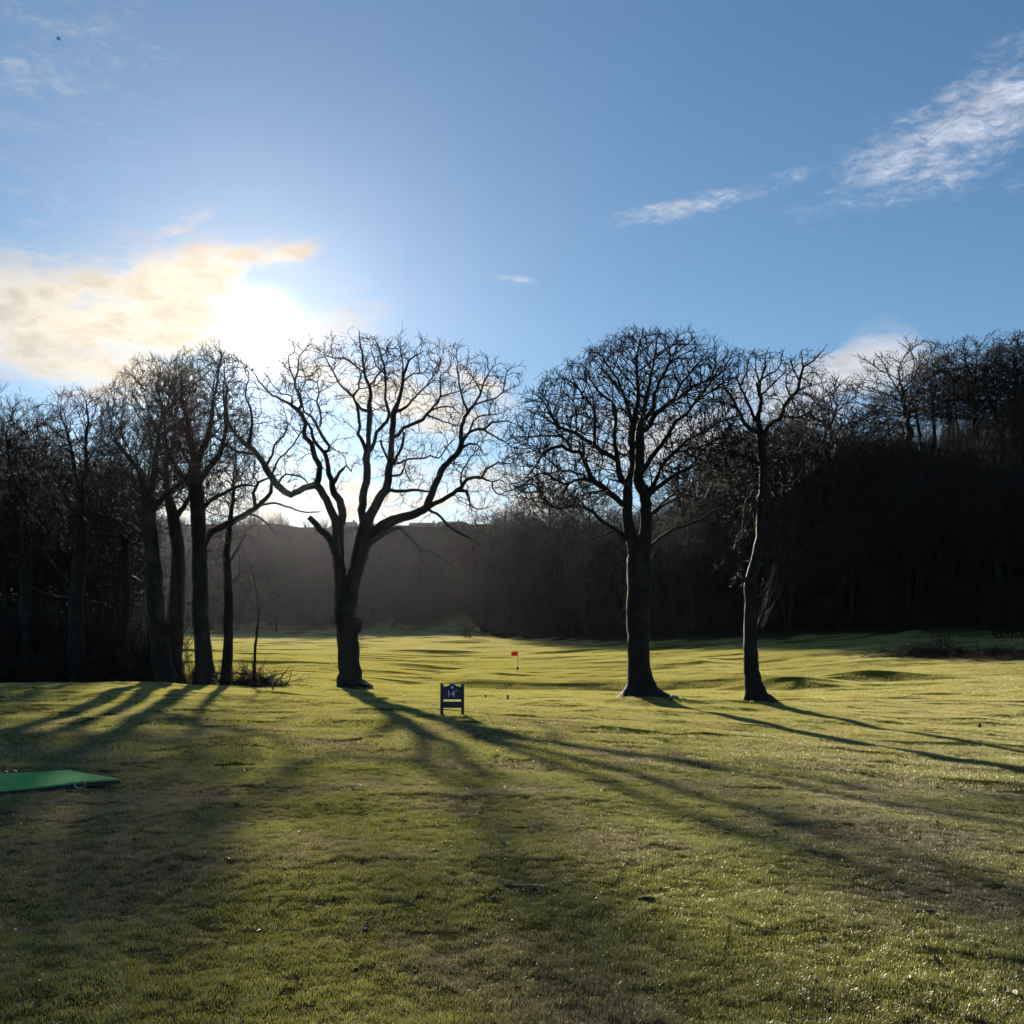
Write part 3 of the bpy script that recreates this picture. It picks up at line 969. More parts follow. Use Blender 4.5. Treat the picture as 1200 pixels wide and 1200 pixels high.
def make_ground():
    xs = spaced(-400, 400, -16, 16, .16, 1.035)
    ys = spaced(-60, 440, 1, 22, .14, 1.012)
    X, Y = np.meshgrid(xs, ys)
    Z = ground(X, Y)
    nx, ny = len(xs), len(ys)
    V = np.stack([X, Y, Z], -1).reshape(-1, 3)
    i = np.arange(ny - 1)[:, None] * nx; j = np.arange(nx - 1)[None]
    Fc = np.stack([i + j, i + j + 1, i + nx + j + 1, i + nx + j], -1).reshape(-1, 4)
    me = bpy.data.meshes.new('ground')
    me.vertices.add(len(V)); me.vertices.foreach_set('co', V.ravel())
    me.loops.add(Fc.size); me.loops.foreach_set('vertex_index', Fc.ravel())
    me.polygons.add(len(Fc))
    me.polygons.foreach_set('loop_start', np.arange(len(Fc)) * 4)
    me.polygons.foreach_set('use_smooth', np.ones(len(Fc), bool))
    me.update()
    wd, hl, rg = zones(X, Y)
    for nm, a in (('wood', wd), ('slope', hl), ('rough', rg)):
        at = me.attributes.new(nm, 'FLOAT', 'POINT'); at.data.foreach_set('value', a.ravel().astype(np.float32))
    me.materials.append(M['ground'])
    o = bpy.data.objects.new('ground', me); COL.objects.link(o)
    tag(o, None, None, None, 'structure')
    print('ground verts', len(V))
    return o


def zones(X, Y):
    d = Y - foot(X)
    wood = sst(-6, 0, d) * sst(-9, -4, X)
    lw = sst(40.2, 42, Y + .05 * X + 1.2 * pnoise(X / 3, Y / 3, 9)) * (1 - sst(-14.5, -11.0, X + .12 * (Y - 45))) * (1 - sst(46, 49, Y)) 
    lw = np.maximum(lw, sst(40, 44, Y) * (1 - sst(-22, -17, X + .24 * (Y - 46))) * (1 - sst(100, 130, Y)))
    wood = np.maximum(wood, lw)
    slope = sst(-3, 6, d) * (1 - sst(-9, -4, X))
    rough = np.exp(-(((X - 36) / 9) ** 2 + ((Y - 72) / 4.5) ** 2) ** 2) * sst(27, 31, X)
    rough = np.clip(rough * 1.3 + .5 * rough * pnoise(X / 2, Y / 2, 11), 0, 1)
    return wood, slope, rough


# ------------------------------------------------------------------ grass
def blade_patch(size, n, hmin, hmax, w, seed, lean=.5, disc=False):
    g = np.random.default_rng(seed)
    x = g.uniform(-size / 2, size / 2, n); y = g.uniform(-size / 2, size / 2, n)
    if disc:
        rr = size / 2 * np.sqrt(g.random(n)) * (.72 + .28 * g.random(n)); aa = g.uniform(0, 2 * np.pi, n)
        x, y = rr * np.cos(aa), rr * np.sin(aa)
    clump = np.clip(.5 + .9 * pnoise(x * 9, y * 9, seed) + .4 * pnoise(x * 22, y * 22, seed), 0, 1.2)
    a = g.uniform(0, 2 * np.pi, n); h = (hmin + (hmax - hmin) * g.random(n)) * (.25 + 1.6 * clump)
    la = g.uniform(0, 2 * np.pi, n); le = h * g.uniform(.1, 1, n) * lean * 2
    ww = w * g.uniform(.7, 1.3, n) / 2
    ca, sa = np.cos(a) * ww, np.sin(a) * ww
    lx, ly = np.cos(la) * le, np.sin(la) * le
    z0 = np.full(n, -.012)
    V = np.stack([
        np.stack([x - ca, y - sa, z0], 1), np.stack([x + ca, y + sa, z0], 1),
        np.stack([x + lx * .35 + ca * .8, y + ly * .35 + sa * .8, h * .6], 1), np.stack([x + lx * .35 - ca * .8, y + ly * .35 - sa * .8, h * .6], 1),
        np.stack([x + lx, y + ly, h * .95], 1)], 1).reshape(-1, 3)
    b = np.arange(n)[:, None] * 5
    quads = (b + np.array([0, 1, 2, 3])[None]).tolist(); tris = (b + np.array([3, 2, 4])[None]).tolist()
    me = bpy.data.meshes.new('grass_patch')
    me.from_pydata(V.tolist(), [], quads + tris)
    me.materials.append(M['grass'])
    me.update()
    return bpy.data.objects.new('grass_patch', me)


def instancer(name, pts, rots, scales, var, sources, kind='stuff', label=None, cat=None):
    me = bpy.data.meshes.new(name)
    me.from_pydata(pts.tolist(), [], [])
    a = me.attributes.new('rot', 'FLOAT_VECTOR', 'POINT'); a.data.foreach_set('vector', rots.astype(np.float32).ravel())
    a = me.attributes.new('siz', 'FLOAT', 'POINT'); a.data.foreach_set('value', scales.astype(np.float32))
    a = me.attributes.new('var', 'INT', 'POINT'); a.data.foreach_set('value', var.astype(np.int32))
    o = bpy.data.objects.new(name, me); COL.objects.link(o)
    ng = bpy.data.node_groups.new(name, 'GeometryNodeTree')
    ng.interface.new_socket('Geometry', in_out='INPUT', socket_type='NodeSocketGeometry')
    ng.interface.new_socket('Geometry', in_out='OUTPUT', socket_type='NodeSocketGeometry')
    N = ng.nodes.new; lk = ng.links.new
    gi, go = N('NodeGroupInput'), N('NodeGroupOutput')
    jn = N('GeometryNodeJoinGeometry')
    rot = N('GeometryNodeInputNamedAttribute'); rot.data_type = 'FLOAT_VECTOR'; rot.inputs[0].default_value = 'rot'
    siz = N('GeometryNodeInputNamedAttribute'); siz.data_type = 'FLOAT'; siz.inputs[0].default_value = 'siz'
    vr = N('GeometryNodeInputNamedAttribute'); vr.data_type = 'INT'; vr.inputs[0].default_value = 'var'
    e2r = N('FunctionNodeEulerToRotation'); lk(rot.outputs[0], e2r.inputs[0])
    for k, src in enumerate(sources):
        oi = N('GeometryNodeObjectInfo'); oi.inputs[0].default_value = src
        ip = N('GeometryNodeInstanceOnPoints')
        cm = N('FunctionNodeCompare'); cm.data_type = 'INT'; cm.operation = 'EQUAL'
        ia = [s for s in cm.inputs if s.enabled]
        lk(vr.outputs[0], ia[0]); ia[1].default_value = k
        lk(gi.outputs[0], ip.inputs['Points']); lk(cm.outputs[0], ip.inputs['Selection'])
        lk(oi.outputs['Geometry'], ip.inputs['Instance'])
        lk(e2r.outputs[0], ip.inputs['Rotation']); lk(siz.outputs[0], ip.inputs['Scale'])
        lk(ip.outputs[0], jn.inputs[0])
    lk(jn.outputs[0], go.inputs[0])
    md = o.modifiers.new('scatter', 'NODES'); md.node_group = ng
    tag(o, label, cat, None, kind)
    return o


def make_grass():
    g = np.random.default_rng(77)
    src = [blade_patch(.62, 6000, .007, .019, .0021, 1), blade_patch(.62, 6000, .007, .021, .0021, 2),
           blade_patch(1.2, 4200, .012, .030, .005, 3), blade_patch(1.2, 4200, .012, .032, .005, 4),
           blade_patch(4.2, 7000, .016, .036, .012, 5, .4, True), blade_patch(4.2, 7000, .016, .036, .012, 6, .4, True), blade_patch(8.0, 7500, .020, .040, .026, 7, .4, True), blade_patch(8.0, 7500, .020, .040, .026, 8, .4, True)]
    P, Rr, S, Vv = [], [], [], []
    mat_c = np.array((-5.8, 11.9))

    def zone(y0, y1, step, k, wide):
        for y in np.arange(y0 + step / 2, y1, step):
            xm = .56 * y + wide
            for x in np.arange(-xm, xm, step):
                xx = x + g.uniform(-.15, .15) * step; yy = y + g.uniform(-.1, .1) * step
                w, h, r = zones(np.array([xx]), np.array([yy]))
                if w[0] > .45 or h[0] > .8 or r[0] > .45 + .5 * g.random() or yy > foot(xx) - 1 + 4 * (xx < -8):
                    continue
                z = gz2(xx, yy)
                e = .35 * step
                dzx = (gz2(xx + e, yy) - gz2(xx - e, yy)) / (2 * e); dzy = (gz2(xx, yy + e) - gz2(xx, yy - e)) / (2 * e)
                n = Vector((-dzx, -dzy, 1)).normalized()
                q = n.to_track_quat('Z', 'Y').to_matrix() @ Matrix.Rotation(g.choice((0, 1, 2, 3)) * math.pi / 2 + g.uniform(-.2, .2), 3, 'Z')
                P.append((xx, yy, z)); Rr.append(tuple(q.to_euler())); S.append(1.06 + .12 * g.random()); Vv.append(k + int(g.integers(2)))
    def gz2(x, y):
        return _bil(x, y)
    zone(1.5, 14, .56, 0, 2.2)
    zone(14, 42, 1.1, 2, 3)
    zone(42, 100, 2.5, 4, 6)
    zone(100, 219, 4.6, 6, 8)
    P = np.array(P); 
    print('grass patches', len(P))
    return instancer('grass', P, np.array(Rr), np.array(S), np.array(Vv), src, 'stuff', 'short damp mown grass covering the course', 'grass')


# quick height look-up
_gx = np.arange(-130, 131, 1.0); _gy = np.arange(-5, 230, 1.0)
_fx = np.arange(-14, 14.01, .1); _fy = np.arange(0, 24.01, .1)
_gg = ground(*np.meshgrid(_gx, _gy)); _ff = ground(*np.meshgrid(_fx, _fy))


def _bil(x, y):
    if -13.8 < x < 13.8 and .2 < y < 23.8:
        u = (x + 14) / .1; v = y / .1; A = _ff
    else:
        u = min(max(x + 130, 0), 258.9); v = min(max(y + 5, 0), 233.9); A = _gg
    i, j = int(v), int(u); a, b = v - i, u - j
    return (A[i, j] * (1 - b) + A[i, j + 1] * b) * (1 - a) + (A[i + 1, j] * (1 - b) + A[i + 1, j + 1] * b) * a


# ------------------------------------------------------------------ shrubs and brush
def shrub_skel(seed, h=2.0, w=1.2, stems=16):
    t = Skel(seed); g = t.rng
    for _ in range(stems):
        a = g.uniform(0, 6.28); tl = g.uniform(.1, .9) * w / h
        q = np.array((math.cos(a) * .15 * w, math.sin(a) * .15 * w, -.15)); i = t.add(q, None, .014, -1)
        hh = h * g.uniform(.55, 1.0); n = 6
        for k in range(n):
            q = q + np.array((math.cos(a) * tl * hh / n * (1.3 - .15 * k) + g.normal() * .05, math.sin(a) * tl * hh / n + g.normal() * .05, hh / n))
            i = t.add(q, i, .013 * (1 - k / (n + 1)), -1)
    for i in range(len(t.p)):
        t.r[i] = max(t.r[i], .004)
    t.twigs(.02, .9, .42 * h / 2, .005, .45, 3)
    return t


def skel_mesh(t, mat):
    e = bpy.data.objects.new('tmp', None)
    objs = t.build((0, 0, 0), {}, lambda p: mat, None, 0)
    o = objs[0]
    COL.objects.unlink(o)
    return o


# ------------------------------------------------------------------ build: setting
make_ground()
make_grass()

old_tree(); fan_tree(); slim_tree()

LG = 'bare trees at the edge of the lawn'
group_tree(42.0, [(196, 803, 26), (189, 770, 22), (186, 740, 20), (182, 700, 19), (179, 660, 18), (176, 620, 17), (173, 585, 16)],
           [[(174, 590, 11), (168, 570, 9), (163, 552, 7), (150, 535, 5), (138, 520, 3), (128, 500, 2)],
            [(174, 585, 10), (180, 560, 8), (183, 535, 6), (186, 510, 4), (190, 480, 2)],
            [(175, 600, 8), (190, 585, 7), (205, 572, 6), (218, 560, 4), (228, 540, 2.5)],
            [(177, 640, 6), (160, 622, 5), (142, 610, 4), (125, 605, 2.5), (108, 612, 1.5)],
            [(183, 700, 5), (168, 686, 4), (155, 676, 2.6), (146, 678, 1.5)]],
           [(110, 620), (112, 520), (122, 465), (140, 440), (170, 428), (200, 430), (225, 460), (235, 520), (225, 570), (190, 600), (150, 625)], (172, 525), (68, 100), 3000, 31,
           'thick bare tree with a leaning bole, its foot on the lawn edge', LG)
group_tree(43.2, [(205, 795, 20), (204, 770, 18), (206, 730, 17), (208, 690, 16), (209, 650, 15), (205, 615, 15), (199, 590, 12)],
           [[(200, 592, 9), (195, 565, 7), (196, 540, 5), (204, 510, 3.5), (206, 475, 2)],
            [(205, 610, 7), (218, 590, 6), (226, 570, 4), (240, 550, 2)]],
           [(165, 600), (160, 500), (175, 445), (205, 425), (235, 440), (250, 500), (245, 570), (215, 600)], (206, 520), (48, 95), 1500, 32,
           'bare tree with a bowed trunk close behind the leaning thick trunk', LG)
group_tree(42.6, [(241, 799, 29), (239, 775, 20), (236, 740, 18), (235, 700, 17.5), (234, 660, 17), (233, 620, 18), (231, 585, 17), (228, 560, 16), (229, 540, 13)],
           [[(229, 542, 9), (222, 520, 7), (220, 495, 5), (214, 470, 3), (212, 440, 1.8)],
            [(230, 545, 9), (240, 520, 7), (248, 495, 5), (250, 470, 3.5), (256, 440, 2), (260, 412, 1.3)],
            [(231, 570, 9), (245, 548, 7), (258, 530, 5.5), (264, 505, 4.5), (264, 480, 3), (266, 450, 1.8)],
            [(230, 575, 8), (215, 560, 7), (203, 545, 5), (195, 520, 3.5), (192, 490, 2)],
            [(234, 645, 9), (244, 628, 8), (256, 619, 8), (268, 614, 8), (284, 605, 7), (300, 595, 6), (312, 584, 5), (317, 576, 4.5), (318, 562, 3), (312, 548, 1.6)],
            [(298, 596, 4.5), (297, 578, 4), (303, 566, 3.4), (314, 561, 2.4), (326, 556, 1.4)],
            [(303, 593, 3), (322, 590, 2.5), (340, 595, 2.2), (360, 601, 1.6), (374, 600, 1)],
            [(288, 604, 3), (306, 608, 2.4), (322, 622, 2), (334, 632, 1.6), (345, 630, 1)],
            [(233, 600, 6), (250, 585, 5), (268, 575, 4), (288, 568, 3), (300, 570, 1.6)]],
           [(180, 590), (176, 500), (190, 440), (215, 412), (255, 404), (275, 420), (288, 470), (296, 520), (296, 575), (275, 600), (250, 600)], (245, 505), (72, 100), 4300, 33,
           'stout upright bare tree with a long limb reaching toward the forked tree', LG, depth=3.4)
group_tree(44.5, [(265, 788, 14), (267, 760, 11), (268, 720, 10), (267, 680, 9), (266, 645, 8), (270, 610, 6), (274, 575, 4)],
           [[(267, 690, 4), (278, 675, 3), (288, 668, 2), (298, 668, 1.2)], [(267, 660, 4), (280, 640, 3), (290, 622, 2)]],
           [(235, 640), (245, 560), (262, 500), (285, 490), (300, 540), (300, 620), (285, 680), (255, 670)], (270, 580), (34, 92), 650, 34,
           'thin straight bare tree beside the stout upright tree', LG, depth=1.6)
group_tree(44.0, [(89, 806, 26), (90, 770, 19), (89, 730, 17), (91, 690, 16), (93, 660, 16), (95, 630, 14), (94, 600, 12), (96, 575, 11)],
           [[(95, 580, 7), (88, 555, 5), (84, 530, 4), (76, 500, 2.4)], [(96, 577, 7), (101, 550, 5.5), (100, 525, 4), (104, 490, 2.2)],
            [(95, 640, 6), (106, 624, 5), (116, 606, 4), (128, 585, 3), (136, 560, 2)], [(92, 690, 5), (75, 676, 4), (58, 655, 3), (50, 630, 2)],
            [(92, 680, 4), (104, 668, 3), (112, 655, 2)], [(90, 702, 4), (72, 700, 3), (50, 694, 2.2), (28, 684, 1.4)]],
           [(30, 640), (30, 540), (45, 490), (75, 465), (110, 462), (140, 490), (150, 560), (140, 620), (105, 640), (60, 650)], (90, 555), (62, 95), 2400, 35,
           'bare tree with many drooping lower branches, standing alone in the dark bank', LG)
group_tree(47.0, [(32, 800, 18), (33, 760, 14), (30, 700, 13), (31, 650, 12), (28, 600, 10), (30, 560, 8)],
           [[(30, 590, 6), (18, 565, 4.6), (10, 535, 3), (6, 505, 2)], [(30, 600, 6), (44, 575, 4.6), (52, 545, 3), (55, 510, 2)]],
           [(-30, 660), (-25, 540), (0, 480), (40, 468), (72, 490), (80, 560), (70, 640), (20, 680)], (25, 565), (56, 100), 2200, 36,
           'densely twigged bare tree second from the frame edge, in the dark bank', LG)
group_tree(49.0, [(-14, 805, 20), (-12, 740, 16), (-10, 680, 14), (-6, 620, 12), (-8, 570, 8)],
           [[(-6, 620, 6), (12, 598, 5), (24, 570, 3), (28, 540, 2)]],
           [(-80, 640), (-70, 520), (-40, 470), (0, 462), (30, 500), (36, 580), (20, 650)], (-16, 555), (58, 95), 1500, 37,
           'bare tree cut by the frame edge beyond the dark bank', LG)
group_tree(50.0, [(145, 792, 13), (146, 740, 11), (149, 690, 10), (146, 640, 9), (148, 590, 7)],
           [[(148, 640, 5), (160, 615, 4), (166, 585, 2.6)], [(147, 620, 5), (134, 598, 4), (128, 570, 2.4)]],
           [(95, 640), (100, 540), (120, 485), (150, 470), (180, 490), (195, 560), (185, 640), (140, 670)], (146, 570), (50, 92), 1500, 38,
           'slim bare tree in the gap behind the leaning thick trunk and the drooping tree', LG)
group_tree(43.0, [(298, 782, 4), (299, 765, 3.4), (301, 740, 2.8), (303, 715, 2.4), (300, 690, 2), (296, 668, 1.5)],
           [[(302, 722, 2.4), (309, 708, 1.8), (316, 704, 1.2)]],
           [(278, 700), (284, 660), (300, 645), (322, 660), (326, 695), (310, 720)], (302, 680), (24, 36), 60, 39,
           'thin bare sapling behind the twiggy bush at the end of the dark bank', None, 'sapling', 1.0, .18)

# ---- the wood: six kinds of tree, copied
kinds = []
for k, (sd, h, sp, n, st, ln, c0) in enumerate([(101, 12, 3.4, 1500, 1, 0, .34), (102, 12, 2.6, 1200, 1, .1, .45), (103, 12, 4.2, 1800, 1, 0, .30),
                                             (104, 12, 3.2, 1500, 3, 0, .28), (105, 12, 2.2, 950, 2, .05, .40)]):
    sk = wood_mesh(sd, h, sp, n, st, ln, c0)
    e = empty('woodland_tree', (0, 0, -500), 'x', 'tree')
    sk.build((0, 0, 0), {0: 'trunk'}, bark_of, e, .1, .3 if st == 1 else None)
    kinds.append([e, False])


def wood_tree(k, x, y, h, label, group=None, sx=1.0, rz=None):
    e, used = kinds[k]
    o = e if not used else copy_tree(e)
    kinds[k][1] = True
    o.location = (x, y, gz(x, y))
    s = h / 12.0
    o.scale = (s * sx, s * sx, s)
    o.rotation_euler = (0, 0, random.uniform(0, 6.28) if rz is None else rz)
    for key in ('group',):
        if key in o: del o[key]
    return tag(o, label, 'tree', group)


def at_px(x, D):
    return (x - 600) / F * D


# named trees that stand clear on the skyline of the wood: (x, foot distance, top row, kind, width, label)
sky = [
    (1066, 128, 404, 1, 2.00, 'outward leaning bare tree on the wood skyline, first beyond the gap of sky'),
    (1092, 131, 410, 4, 1.44, 'narrow bare tree on the wood skyline next to the outward leaning one'),
    (1124, 133, 432, 4, 1.28, 'short narrow bare tree on the wood skyline under the broadest crown'),
    (1150, 130, 402, 2, 1.76, 'broadest bare crown on the wood skyline, spreading like a fan'),
    (1196, 128, 396, 0, 1.92, 'tall dense bare tree on the wood skyline cut by the frame edge'),
    (1228, 126, 392, 2, 1.76, 'dense bare tree on the wood skyline, partly beyond the frame edge'),
    (975, 122, 448, 0, 1.44, 'bare tree rising just beyond the slender leaning tree'),
    (945, 120, 462, 3, 1.36, 'many stemmed bare tree seen through the slender tree'),
    (1012, 126, 480, 3, 1.28, 'low bare tree in the dip of the wood skyline'),
    (1040, 127, 492, 4, 1.44, 'low narrow bare tree at the foot of the skyline gap'),
    (640, 172, 556, 2, .8, 'small bare tree with a rounded crown seen under the fan crown, on the far spur'),
    (690, 170, 560, 0, .9, 'small dense bare tree on the far spur behind the fan tree limb'),
    (715, 168, 575, 3, .8, 'small bushy bare tree on the far spur close to the fan tree trunk'),
    (612, 178, 585, 3, .7, 'tiny bare tree at the end of the far spur'),
    (575, 186, 600, 3, 1.5, 'low wide scrubby tree at the tip of the far spur near the last house'),
    (596, 184, 592, 0, 1.3, 'small round bare tree in a row along the far spur, nearest the red flag line'),
    (660, 174, 572, 4, 1.5, 'narrow bare tree on the far spur under the fan tree lower limb'),
    (735, 165, 590, 0, 1.5, 'bare tree on the far spur hidden by the fan tree trunk'),
    (765, 160, 585, 3, 1.5, 'bare tree on the far spur just beyond the fan tree trunk'),
    (1180, 133, 408, 3, 1.7, 'many stemmed bare tree on the wood skyline just inside the tall dense one'),
    (1113, 136, 418, 0, 1.5, 'bare tree on the wood skyline between the narrow tree and the broadest crown'),
    (1050, 136, 452, 3, 1.5, 'low bushy bare tree on the wood skyline beneath the outward leaning one'),
    (838, 128, 505, 3, 1.76, 'thickly twigged bare tree between the fan tree and the slender tree'),
    (865, 124, 512, 0, 1.44, 'thickly twigged bare tree close behind the slender tree'),
    (800, 140, 560, 3, .9, 'dark bare tree on the wood edge behind the fan tree branches'),
]
for x, D, top, k, sx, lab in sky:
    X = at_px(x, D)
    h = EYE + (HZ - top) / F * D - gz(X, D)
    wood_tree(k, X, D, float(np.clip(h, 5, 22)), lab, None, sx)

TOPX = [540, 560, 600, 740, 790, 820, 850, 900, 980, 1010, 1060, 1100, 1200, 1400]
TOPY = [700, 650, 606, 604, 590, 545, 505, 480, 492, 515, 505, 490, 455, 440]
WG = 'bare trees massed in the black wood'
placed = []
tries = 0
while len(placed) < 150 and tries < 6000:
    tries += 1
    X = random.uniform(-6, 92); d = random.uniform(1, 62)
    Y = foot(X) + d
    pxx = 600 + X / Y * F
    if pxx > 1330 or any((X - a) ** 2 + (Y - b_) ** 2 < 3.9 ** 2 for a, b_ in placed):
        continue
    top = np.interp(pxx, TOPX, TOPY) + random.uniform(0, 30)
    h = EYE + (HZ - top) / F * Y - gz(X, Y)
    if h < 4:
        continue
    placed.append((X, Y))
    wood_tree(random.choice((0, 2, 3, 3, 4, 1)), X, Y, float(min(h, random.uniform(11, 15.5))), 'bare tree massed among others in the unlit wood', WG, random.uniform(.85, 1.2))
# a wood behind the group by the lawn
LW = 'bare trees massed behind the lawn edge group'
placed = []
tries = 0
while len(placed) < 34 and tries < 3000:
    tries += 1
    Y = random.uniform(51, 100); X = at_px(random.uniform(-150, 150), Y)
    if any((X - a) ** 2 + (Y - b_) ** 2 < 3.6 ** 2 for a, b_ in placed):
        continue
    placed.append((X, Y))
    top = random.uniform(478, 560)
    h = EYE + (HZ - top) / F * Y - gz(X, Y)
    wood_tree(random.choice((0, 1, 3, 4)), X, Y, float(np.clip(h, 6, 17)), 'bare tree massed behind the drooping trees of the dark bank', LW, random.uniform(.8, 1.1))
# the crest of the far spur
SG = 'bare trees along the crest of the far spur'
for k in range(34):
    pxx = 556 + k * 8.2 + random.uniform(-3, 3); Y = random.uniform(232, 268)
    X = at_px(pxx, Y)
    top = random.uniform(592, 606) + (8 if pxx < 590 else 0)
    h = EYE + (HZ - top) / F * Y - gz(X, Y)
    wood_tree(random.choice((0, 3, 3, 2)), X, Y, float(np.clip(h, 3.0, 9)), 'bare tree in the feathery row along the crest of the far spur', SG, 1.3)
# scrubby trees on the shaded hill
HG = 'scrubby trees on the shaded hillside'
placed = []
tries = 0
while len(placed) < 46 and tries < 3000:
    tries += 1
    pxx = random.uniform(40, 395); Y = random.uniform(176, 240)
    X = at_px(pxx, Y)
    if Y < foot(X) - 6 or any((X - a) ** 2 + (Y - b_) ** 2 < 4 ** 2 for a, b_ in placed):
        continue
    z = gz(X, Y); hmax = EYE + (HZ - 624) / F * Y - z
    if hmax < 3.2:
        continue
    placed.append((X, Y))
    wood_tree(random.choice((3, 3, 4, 0)), X, Y, float(min(hmax, random.uniform(4.5, 9))), 'scrubby bare tree on the shaded hillside below the houses', HG, 1.0)

# ---- bushes, brush, undergrowth
shr = [skel_mesh(shrub_skel(201 + k, 2.0, w, st), M['shrub']) for k, (w, st) in enumerate(((1.2, 18), (1.7, 22), (.9, 14)))]
uP, uR, uS, uV = [], [], [], []
for _ in range(1500):
    X = random.uniform(-8, 95); d = random.triangular(-1.5, 60, 2)
    Y = foot(X) + d
    if 600 + X / Y * F > 1340: continue
    uP.append((X, Y, gz(X, Y))); uR.append((0, 0, random.uniform(0, 6.28))); uS.append(random.uniform(.6, 1.9)); uV.append(random.randrange(3))
for _ in range(420):
    Y = random.uniform(42.5, 100); X = at_px(random.uniform(-200, 235), Y)
    if zones(np.array([X]), np.array([Y]))[0][0] < .6: continue
    uP.append((X, Y, gz(X, Y))); uR.append((0, 0, random.uniform(0, 6.28))); uS.append(random.uniform(.25, .95)); uV.append(random.randrange(3))
for _ in range(420):
    Y = random.uniform(47, 78); X = at_px(random.triangular(-160, 205, 40), Y)
    uP.append((X, Y, gz(X, Y))); uR.append((0, 0, random.uniform(0, 6.28))); uS.append(random.uniform(.9, 1.9)); uV.append(random.randrange(3))
for _ in range(360):
    Y = random.uniform(188, 262); X = at_px(random.uniform(-100, 400), Y)
    uP.append((X, Y, gz(X, Y))); uR.append((0, 0, random.uniform(0, 6.28))); uS.append(random.uniform(.6, 1.7)); uV.append(random.randrange(3))
for _ in range(190):
    Y = random.uniform(196, 268); X = at_px(random.uniform(395, 560), Y)
    if Y < foot(X) + 4: continue
    uP.append((X, Y, gz(X, Y))); uR.append((0, 0, random.uniform(0, 6.28))); uS.append(random.uniform(.25, .95)); uV.append(random.randrange(3))
for _ in range(260):
    X = random.uniform(14, 90); Y = foot(X) + random.uniform(22, 62)
    if 600 + X / Y * F > 1340: continue
    uP.append((X, Y, gz(X, Y))); uR.append((0, 0, random.uniform(0, 6.28))); uS.append(random.uniform(1.4, 3.0)); uV.append(random.randrange(3))
for _ in range(150):
    Y = random.uniform(262, 280); X = at_px(random.choice((random.uniform(-60, 335), random.uniform(545, 850))), Y)
    uP.append((X, Y, gz(X, Y))); uR.append((0, 0, random.uniform(0, 6.28))); uS.append(random.uniform(.3, 1.5)); uV.append(random.randrange(3))
instancer('undergrowth', np.array(uP), np.array(uR), np.array(uS), np.array(uV), shr, 'stuff', 'tangled leafless undergrowth and scrub', 'undergrowth')


def bush(x, y, D, h, k, label, sx=1.0):
    X = at_px(x, D)
    o = bpy.data.objects.new('bush', shr[k].data); COL.objects.link(o)
    o.location = (X, D, gz(X, D) - .03); o.scale = (h / 2 * sx, h / 2 * sx, h / 2); o.rotation_euler = (0, 0, random.uniform(0, 6))
    return tag(o, label, 'bush')


bush(287, 785, 42.4, 1.25, 1, 'twiggy brown bush at the sunny end of the dark bank', 1.1)
bush(309, 787, 42.0, .9, 2, 'small twiggy bush on the outer side of the brown bush', 1.0)
bush(255, 792, 43.4, 1.2, 0, 'twiggy bush between the stout trunk and the thin straight trunk')
bush(223, 790, 45.0, 1.3, 1, 'low bush in the gap between the bowed trunk and the stout trunk')
bush(1104, 760, 79.0, 2.2, 0, 'dark upright bush standing behind the brush heap')
bush(1078, 768, 74.0, 1.6, 2, 'low dark bush at the near end of the brush heap', 1.3)
bush(1188, 720, 92.0, 7.0, 1, 'tall pale stemmed shrub at the edge of the black wood by the frame edge')
bush(548, 735, 156.0, 4.0, 0, 'sun touched bush at the corner where the wood meets the lit fairway')


def brush_heap(x, D, w, d, h, n, seed, label, name='brush_heap'):
    g = np.random.default_rng(seed)
    X = at_px(x, D); b = np.array((X, D, gz(X, D)))
    t = Skel(seed)
    for _ in range(n):
        q = np.array((g.normal() * w * .36, g.normal() * d * .36, 0))
        q[2] = max(.0, h * math.exp(-(q[0] / w * 2) ** 2) * g.random()) + ground(np.array([X + q[0]]), np.array([D + q[1]]))[0] - b[2]
        a = g.uniform(0, 6.28); el = g.normal() * .25 + .1; L = g.uniform(.4, 1.6)
        i = t.add(q, None, g.uniform(.008, .035), -1)
        for k in range(4):
            q = q + np.array((math.cos(a) * math.cos(el), math.sin(a) * math.cos(el), math.sin(el))) * L / 4
            el += g.normal() * .2; a += g.normal() * .2
            i = t.add(q, i, t.r[i] * .8, -1)
    t.twigs(.03, .5, .3, .006, .2, 2)
    o = t.build((0, 0, 0), {}, lambda p: M['shrub'], None, 0, None, name)[0]
    o.location = b
    return tag(o, label, 'brush')


brush_heap(1085, 74.5, 5.0, 2.0, .9, 420, 61, 'long low heap of cut brush on the rough by the wood')
brush_heap(1165, 73.0, 5.0, 3.0, .35, 300, 62, 'flattened sticks beyond the brush heap toward the frame edge')
M['bracken'] = plain('dead_bracken', (.13, .070, .032), .9, .35, 12)
brk = [skel_mesh(shrub_skel(231 + k, 2.0, 2.6, 26), M['bracken']) for k in range(2)]
bP, bR, bS, bV = [], [], [], []
for _ in range(700):
    X = random.uniform(26, 50); Y = random.uniform(65, 80)
    if zones(np.array([X]), np.array([Y]))[2][0] < .3 + .4 * random.random(): continue
    bP.append((X, Y, gz(X, Y))); bR.append((random.uniform(-.5, .5), random.uniform(-.5, .5), random.uniform(0, 6.28))); bS.append(random.uniform(.10, .26)); bV.append(random.randrange(2))
instancer('bracken', np.array(bP), np.array(bR), np.array(bS), np.array(bV), brk, 'stuff', 'dead brown bracken on the rough', 'bracken')
brush_heap(300, 41.2, 2.2, .8, .30, 220, 63, 'low ridge of dead brush trailing out from the end of the dark bank')
brush_heap(60, 44.0, 6.0, 2.0, .9, 420, 64, 'fallen branches heaped in the dark bank under the drooping tree')


